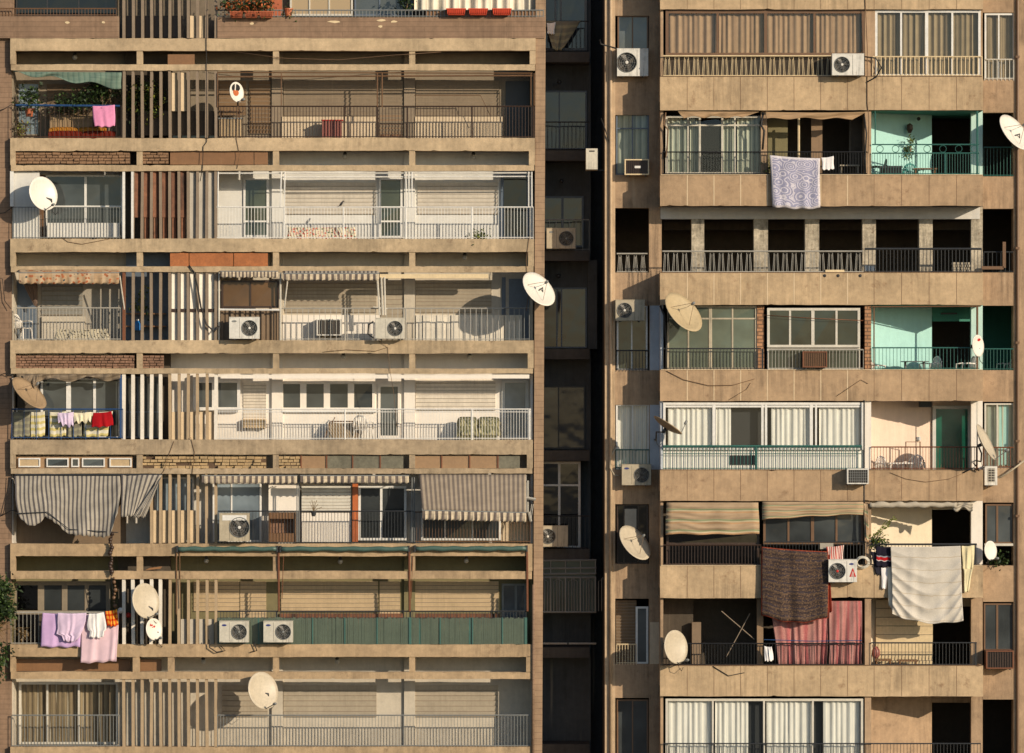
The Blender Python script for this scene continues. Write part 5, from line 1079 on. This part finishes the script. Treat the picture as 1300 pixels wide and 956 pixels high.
# bird on the white rail: one smooth body along a spine
c = P(433, 262, .02); s_ = .0085; pts = [(-11, -4.5), (-6, -1.5), (-1, 3), (3, 8.5), (5.5, 12), (7.5, 14.5), (9.5, 15), (12.5, 14.3)]; rr = [.5, 1.6, 4.2, 4.0, 2.6, 2.7, 1.8, .3]
m = MB().tube([c + Vector((x * s_, 0, z * s_ + .03)) for x, z in pts], [r_ * s_ for r_ in rr], 10); bird = solo(m, 'bird', 'birdgrey', 'small dark bird perched on the white balcony rail', 'bird', None, True)
m = MB(); [m.tube([c + Vector((.005, sx * .015, .05)), c + Vector((.012, sx * .015, .0))], .004, 5) for sx in (-1, 1)]; m.build('legs', 'black', bird)
# ------------------------------------------------ plants
plant('potted_plant', 'bright leafy potted plant at the left end of the planted balcony', 37, 148, .3, 12, 14, 130, .12, pot='terracotta', up=6)
plant('potted_plant', 'dark bushy plant hanging over the middle of the planted balcony', 96, 146, .4, 26, 14, 300, .1, ('leaf', 'leafd', 'leafd')); plant('potted_plant', 'very dark dense plant above the pink towel', 130, 138, .42, 22, 17, 330, .1, ('leafd', 'leafd', 'leaf'), up=2)
plant('potted_plant', 'dry straw coloured plant at the railing left of the sofa', 26, 174, .25, 10, 10, 90, .09, ('leafdry', 'leafy')); plant('climbing_plant', 'tall climbing plant seen between the upper fins', 187, 172, .4, 28, 36, 520, .1, ('leaf', 'leafd', 'leafy'), up=8)
plant('potted_plant', 'low spiky plant behind the white railing at the right', 604, 305, .3, 12, 3, 120, .09, ('leafy', 'leaf'), dep=.2); plant('potted_plant', 'yellow green plant between the fins above a blue bottle', 180, 400, .5, 5, 14, 50, .12, ('leafy', 'leaf'), up=2)
plant('leafy_plant', 'leafy plant with a long shoot at the left corner of the cream loggia', 1112, 698, .2, 9, 10, 150, .1, ('leaf', 'leafy', 'leafd'), up=0); plant('hanging_plant', 'hanging plant below a dark lantern basket on the upper teal wall', 1155, 196, 1.4, 3.5, 13, 80, .08, ('leafy', 'leaf', 'leaf'), hang=1)
plant('potted_plant', 'dark plant behind the small white dish in the right strip', 1266, 716, SR + .1, 9, 6, 80, .1, ('leaf', 'leafd')); plant('shrub', 'dark shrub behind the curtain gap of the top storey balcony', 515, 14, .3, 5, 10, 60, .1, ('leafd', 'leaf'))
plant('potted_plant', 'small green plant right of the black railing behind the rosette sheet', 974, 226, .3, 3.5, 9, 40, .08, ('leafy', 'leaf')); plant('potted_plant', 'small pale plant on the top railing above the brown tiles', 366, 21, .1, 4, 5, 50, .08, ('leafdry', 'leaf'), pot='terracotta')
t = thing('lantern_basket', 'dark lantern shaped basket hanging on the upper teal loggia wall', 'basket', P(1155, 166, 1.45)); m = MB().lathe(P(1155, 169, 1.42), [(.04, 0), (.1, .12), (.09, .24), (.02, .3)], 8); m.build('basket', 'darkbrown', t); MB().lathe(P(1166, 151, 1.5), [(.05, 0), (.06, .05), (.02, .1)], 8, (0, -1, 0)).build('wall_hook', 'black', t)
m = MB()
for q in range(5): m.pt([(1112 + q, 680, .2), (1119 + q * 2, 668 - q, .15), (1126 + q * 2.5 - 3 * (q % 2), 660 - q * .3, .1)], .006, 4)
for q in range(26): u = rnd.random(); m.leaf(P(1112 + 24 * u, 680 - 22 * u, .15), .1, .03, (rnd.uniform(-1, 1), rnd.uniform(-.5, .5), rnd.uniform(-.5, 1)), (0, -1, .3))
solo(m, 'plant_shoot', 'leafy', 'long thin shoot rising from the leafy loggia plant', 'plant')
# pot with bare twigs hooked on the dark rail
t = thing('hanging_pot', 'small dark pot with bare twigs hooked on a dark rail before the louvred shutter', 'flower pot', P(398, 655, -.05)); MB().lathe(P(398, 655.5, -.06), [(.05, 0), (.08, .12), (.09, .16)], 10).build('pot', 'dgrey', t); m = MB()
for x, z in ((-.12, .28), (-.05, .34), (.02, .3), (.1, .33), (.14, .22), (.25, .12)): m.tube([P(398, 649, -.06), P(398, 649, -.06) + Vector((x * .5, 0, z * .6)), P(398, 649, -.06) + Vector((x, .02, z))], .008, 4)
m.build('twigs', 'leafdry', t)
# garland of chimes hanging from the tattered awning
t = thing('wind_chime', 'dark knotted garland hanging over two storeys below the tattered awning', 'garland', P(141, 764, -.1)); m = MB(); y = 668
while y < 732: m.ball(P(141 + 1.2 * math.sin(y * .4), y, -.12), rnd.uniform(.035, .075), 7); y += 3.4
m.build('knotted_rope', 'darkbrown', t, smooth=True); m = MB(); y = 734
while y < 772: m.ball(P(145.5 + math.sin(y), y, -.08), rnd.uniform(.03, .07), 7); y += 5
m.build('hanging_ornaments', 'brownf', t, smooth=True); m = MB(); m.pt([(141, 664, -.1), (141, 735, -.1), (146, 772, -.06)], .01); m.build('string', 'black', t)
t = thing('lantern', 'small round red and white lantern hanging right of the plaid cloth', 'lantern', P(153, 776, .1)); m = MB().ball(P(153, 775, .05), .09); m.build('globe', 'white', t, smooth=True); m = MB().ball(P(163, 781, .3), .08); m.build('red_globe', 'red', t, smooth=True)
# stacked boards and bracket on the empty floor
t = thing('block_stack', 'low stack of pale blocks behind the rail of the empty floor', 'blocks', P(1220, 348, .5)); m = MB()
for r_ in range(5):
    for q in range(4): m.box(1209 + q * 5.7 + (r_ % 2), 333 + r_ * 3.2, 1213.8 + q * 5.7 + (r_ % 2), 335.8 + r_ * 3.2, .4 + rnd.uniform(0, .06), .7)
m.build('blocks', 'oldcol', t)
t = thing('metal_bracket', 'rusty L shaped iron bracket in the right strip opening of the empty floor', 'bracket', P(1276, 342, .95)); MB().box(1273, 307, 1277, 340, .9, .96).build('upright', 'brownf', t); MB().box(1246, 338, 1274, 342, .9, .96).build('arm', 'brownf', t)
m = MB(); m.hexa([P(1099, 345, .1), P(1111, 345, .1), P(1110, 338, .1), P(1098, 337, .1), P(1099, 345, .5), P(1111, 345, .5), P(1110, 338, .5), P(1098, 337, .5)]); solo(m, 'bundle', 'bluegrey', 'small bluish bundle lying on the ledge of the empty floor', 'bundle')
m = MB(); m.pt([(916, 776, .4), (958, 812, .4)], .016); m.pt([(952, 779, .35), (922, 834, .35)], .016); solo(m, 'crossed_poles', 'fin', 'two crossed poles leaning in the dark open balcony', 'poles')
MB_ = MB().box(1041, 689.5, 1058, 697, .02, .12); MB_.k = 0; solo(MB_, 'carton', 'panelg', 'small pale carton on the ledge above the striped towel', 'carton')
m = MB(); n = 40
for q in range(3): m.pt([(1095 + 9 * math.cos(i * .42) * (1 - .12 * q), 714 + 9 * math.sin(i * .42) * (.85 - .1 * q), -.08 - .03 * q) for i in range(16)], .02, 5)
solo(m, 'coiled_hose', 'casing', 'pale coiled hose beside the air conditioner with the red emblem', 'hose', None, True)
m = MB(); m.pt([(20, 133.5, .02), (152, 134.5, .02)], .03); solo(m, 'clothes_pole', 'blue', 'blue clothes pole across the planted balcony', 'pole')
m = MB(); m.pt([(970, 812, -.03), (1030, 814, -.03), (1094, 813, -.03)], .012); solo(m, 'clothes_line', 'blue', 'blue clothes line stretched before the pink curtains', 'clothes line')
t = thing('bag', 'dark reddish bag hanging above the left stool of the lowest loggia', 'bag', P(1112, 838, .3)); m = MB().lathe(P(1112, 836, .3), [(.05, 0), (.13, .1), (.12, .25), (.05, .36)], 10); m.build('body', 'pinkbox', t, smooth=True)
m = MB(); [m.pt([(x, 660, -.05 - .03 * (x % 2)), (x + 3, 640, -.02)], .012) for x in (672, 674)]; m.box(669, 610, 671.5, 650, -.1, -.06); m.pt([(668, 632, -.2), (680, 634, -.2)], .045); m.pt([(671, 650, -.1), (674, 662, -.1)], .04)
solo(m, 'awning_crank', 'steel', 'grey awning crank gear at the right end of the taupe striped awning', 'crank')
# folded awning poles
m = MB()
for x, x2 in ((479, 482), (484, 486), (488, 489)): m.pt([(x, 352, -.03), (x2, 400, -.03)], .028)
m.pt([(474, 390, -.02), (492, 392, -.02)], .02); solo(m, 'awning_poles', 'offwhite', 'bundle of folded pale awning poles above the cream air conditioner', 'poles', 'awning poles')
m = MB(); m.pt([(365, 356, -.1), (361, 390, .03)], .022); solo(m, 'awning_pole', 'offwhite', 'single slanting pale awning pole left of the faded striped valance', 'poles', 'awning poles')
m = MB(); m.pt([(152, 350, -.15), (158, 393, .03)], .02); solo(m, 'awning_pole', 'offwhite', 'slanting awning pole at the right end of the dotted awning', 'poles', 'awning poles')
# ------------------------------------------------ cables
cable('thick black cable falling across the white fin panels', [(240, 337, -.03), (246, 345, -.05), (251, 365, -.05), (255, 390, -.05), (262, 412, -.05), (272, 421, -.05), (278, 414, -.04)], .032)
cable('black looped hose left of the cream air conditioner', [(474, 408, -.2), (468, 412, -.2), (467, 424, -.2), (474, 429, -.2)], .03); cable('dark cable running down the top beams left of the printed dish', [(263, -5, -.02), (262, 48, -.03), (262.5, 180, -.03), (258, 186, -.02), (257, 214, -.02), (254, 230, 0)], .013)
cable('thin cable dipping along the beam under the white balcony window', [(78, 301, -.02), (86, 307, -.02), (104, 310, -.02), (125, 306, -.02), (140, 303, -.02)], .011, 'cableb'); cable('thin cable hanging from the beam in front of the narrow off white door', [(492, 441, -.02), (495, 470, -.03), (500, 500, -.02), (504, 545, 0)], .01, 'cableb')
cable('cable bunch under the beam below the reed screen air conditioners', [(265, 812, -.1), (266, 822, -.1), (275, 828, -.1), (286, 826, -.08), (280, 820, -.05)], .022); cable('short cable knot below the right hand reed screen air conditioner', [(322, 815, -.1), (326, 826, -.08), (318, 828, -.05)], .02)
cable('drooping cable on the parapet under the green glass window', [(846, 471, -.02), (868, 482, -.03), (900, 489.5, -.03), (930, 489, -.03), (958, 481, -.02)], .013, 'cableb'); cable('thin cable rising to the right below the tan dish parapet', [(925, 508, -.02), (948, 494, -.02), (953, 486, -.02)], .01, 'cableb')
cable('bent thin cable on the parapet under the brown boxed unit', [(1062, 503, -.02), (1093, 482, -.02), (1102, 487, -.02)], .011, 'cableb'); cable('long cable down the panel joint left of the upper teal loggia', [(1098, -10, -.02), (1101, 60, -.02), (1101, 130, -.02), (1103, 150, -.02), (1102, 195, -.02)], .018, 'cableb')
cable('black cable loop right of the balustrade air conditioner', [(1098, 72, -.05), (1112, 74, -.06), (1119, 86, -.06), (1112, 98, -.06), (1101, 104, -.04)], .025); cable('faint cable curving along the parapet under the peach balcony', [(1130, 600, -.02), (1150, 608, -.02), (1175, 612, -.02), (1205, 608, -.02), (1225, 600, -.02)], .009, 'cableb')
cable('pale diagonal pipe running to the right border beside the small side on unit', [(1268, 607, .9), (1283, 598, .9), (1304, 582, .9)], .03, 'casing2'); cable('thin tilted wire across the four cream panes', [(970, 400, -.02), (1030, 404, -.02), (1096, 407, -.02)], .012, 'rust')
cable('dark tangled cables at the corner below the tilted grey dish', [(1223, 600, -.02), (1236, 594, -.1), (1243, 598, -.1), (1236, 588, -.05), (1246, 600, .2)], .025); cable('pale twisted hose beside the beige unit of the left strip', [(783, 566, SR - .05), (775, 580, SR - .08), (774, 594, SR - .1), (780, 603, SR - .1), (786, 604, SR - .1)], .028, 'casing2')
cable('dark slanting cable crossing the left pier beside the grey window', [(763, 150, SR - .1), (773, 178, SR - .05), (776, 190, SR - .05), (776, 230, SR - .05)], .022); cable('iron arm jutting left from the top white air conditioner', [(761, 50, SR - .3), (763, 56, SR - .3), (784, 62, SR - .25)], .03)
for lb, pts in (('dark wire across the left tiled wall beside the large white dish', [(-6, 272, .1), (6, 270, .08), (16, 263, .05)]), ('dark wire from the left tiled wall to the planted balcony', [(-5, 142, .1), (6, 138, .08), (16, 132, .03)]),
                ('slack wire on the left tiled wall beside the dotted awning', [(-5, 352, .1), (3, 354, .1), (6, 382, .1), (14, 392, .05)]), ('dark wire knot on the left tiled wall beside the edge on dish', [(-5, 478, .1), (6, 474, .08), (15, 476, .03)]),
                ('wire loop on the left tiled wall beside the tattered awning', [(-5, 660, .1), (4, 652, .1), (10, 628, .1), (14, 604, .02)]), ('sagging wire at the lower corner of the tattered awning', [(2, 655, .1), (14, 648, 0), (30, 650, -.1), (60, 652, -.2)]),
                ('slack cable hanging under the dark open balcony beside the cream dish', [(905, 846, -.02), (925, 858, -.03), (945, 854, -.02)])): cable(lb, pts, .014)
cable('heavy dark rope of cables along the left edge of the left strip opening', [(838, 388, .1), (843, 400, .05), (846, 440, .05), (845, 470, .05)], .04); cable('knotted cables hanging at the corner of the cream sliding windows', [(845, 143, .05), (843, 158, .0), (848, 165, .0), (847, 185, .05), (845, 200, .05)], .035, 'cableb')
cable('dark knotted cord between the sliding windows and the dark room', [(969, 143, .0), (966, 158, -.02), (970, 166, 0), (968, 190, .05)], .04); cable('bundle of dark cables at the right side of the dark room', [(1097, 146, .05), (1100, 170, .02), (1098, 200, .05), (1099, 222, .05)], .03)
cable('thin cable sagging across the top beam of the left block', [(300, 66, -0.02), (360, 74, -0.03), (430, 76, -0.03), (500, 70, -0.02), (560, 66, -0.02)], .012, 'cableb')
cable('thin cable hanging down the beam below the small printed dish', [(302, 134, -0.05), (300, 176, -0.02), (304, 196, -0.02), (301, 214, -0.02)], .012, 'cableb')
cable('cable running down the right beam end near the large pale dish', [(672, 300, -0.02), (668, 330, -0.02), (671, 372, -0.02), (668, 395, -0.02)], .012, 'cableb')
cable('thin cable along the beam under the cream air conditioner', [(480, 432, -0.05), (492, 441, -0.02), (476, 446, -0.02), (440, 444, -0.02), (410, 447, -0.02)], .012, 'cableb')
cable('wire hanging across the brick filled slot above the tattered awning end', [(221, 560, -0.02), (214, 578, -0.02), (208, 598, -0.02), (203, 603, -0.02)], .012, 'cableb')
cable('wire hanging across the brick filled slot left of the rolled awnings', [(242, 555, -0.02), (247, 574, -0.02), (244, 602, -0.02)], .012, 'cableb')
# ------------------------------------------------ climbing tree at the left border
tr = thing('tree', 'green tree with some dry fronds reaching in at the lower left border', 'tree', Vector((P(-32, 0, -.6).x, -.6, 0))); bx = tr.location.x; top = P(0, 735, -.6).z
MB().tube([(bx, -.6, 0), (bx + .1, -.55, top * .4), (bx - .05, -.6, top * .75), (bx + .05, -.6, top)], [.22, .18, .12, .05], 8).build('trunk', 'leafdry', tr, smooth=True); m = MB()
for (x, y, hw, hh, n) in ((-14, 762, 30, 28, 1100), (-16, 838, 26, 24, 800), (-46, 800, 30, 40, 700), (2, 770, 13, 14, 260)): m.leaves(P(x, y, -.5), (hw / S, .45, hh / S), n, .13, .2, (0, 1), 26)
m.build('crown', ['leaf', 'leafd'], tr); m = MB()
for q in range(26): a = P(rnd.uniform(-20, 4), rnd.uniform(786, 806), -.45); e = Vector((rnd.uniform(.1, .6), rnd.uniform(-.15, .1), rnd.uniform(-.5, .3))); m.tube([a, a + e * .5 + Vector((0, 0, .06)), a + e], [.012, .01, .004], 4)
m.build('dry_fronds', 'leafdry', tr)
plant('dead_plant', 'brown withered plant at the left corner below the washing line', 27, 816, .2, 8, 13, 70, .09, ('leafdry', 'leafdry'))
# ================================================================== ground, light, camera
g = MB(); g.grid(lambda u, v: (lerp(-1500, 1500, u), lerp(-700, 2500, v), 0), 12, 12); o = g.build('ground', 'ground', None, (0, 0, 0)); o['kind'] = 'structure'
sc = bpy.context.scene; w = bpy.data.worlds.new('World'); sc.world = w; w.use_nodes = True; nt = w.node_tree
sky = nd(nt, 'ShaderNodeTexSky', sky_type='NISHITA', sun_disc=False, sun_elevation=R(18), sun_rotation=R(135), air_density=1.0, dust_density=.6, ozone_density=2.0)
bg = nt.nodes['Background']; nt.links.new(sky.outputs[0], bg.inputs[0]); bg.inputs[1].default_value = .115
sl = bpy.data.lights.new('sun', 'SUN'); sl.energy = 4.5; sl.angle = R(.6); sl.color = (1, .845, .645); so = bpy.data.objects.new('sun', sl); C.objects.link(so)
so.rotation_euler = Vector((-1, 1, -.46)).to_track_quat('-Z', 'Y').to_euler(); so.location = (60, -60, 60)
cam = bpy.data.cameras.new('camera'); cam.sensor_width = 36; cam.lens = 36 * D / (1300 / S); cam.clip_end = 4000; co = bpy.data.objects.new('camera', cam); C.objects.link(co)
co.location = (0, -D, HC); co.rotation_euler = (R(90), 0, 0); sc.camera = co
sc.view_settings.view_transform = 'Standard'; sc.view_settings.look = 'None'; sc.view_settings.exposure = 0; sc.view_settings.gamma = 1
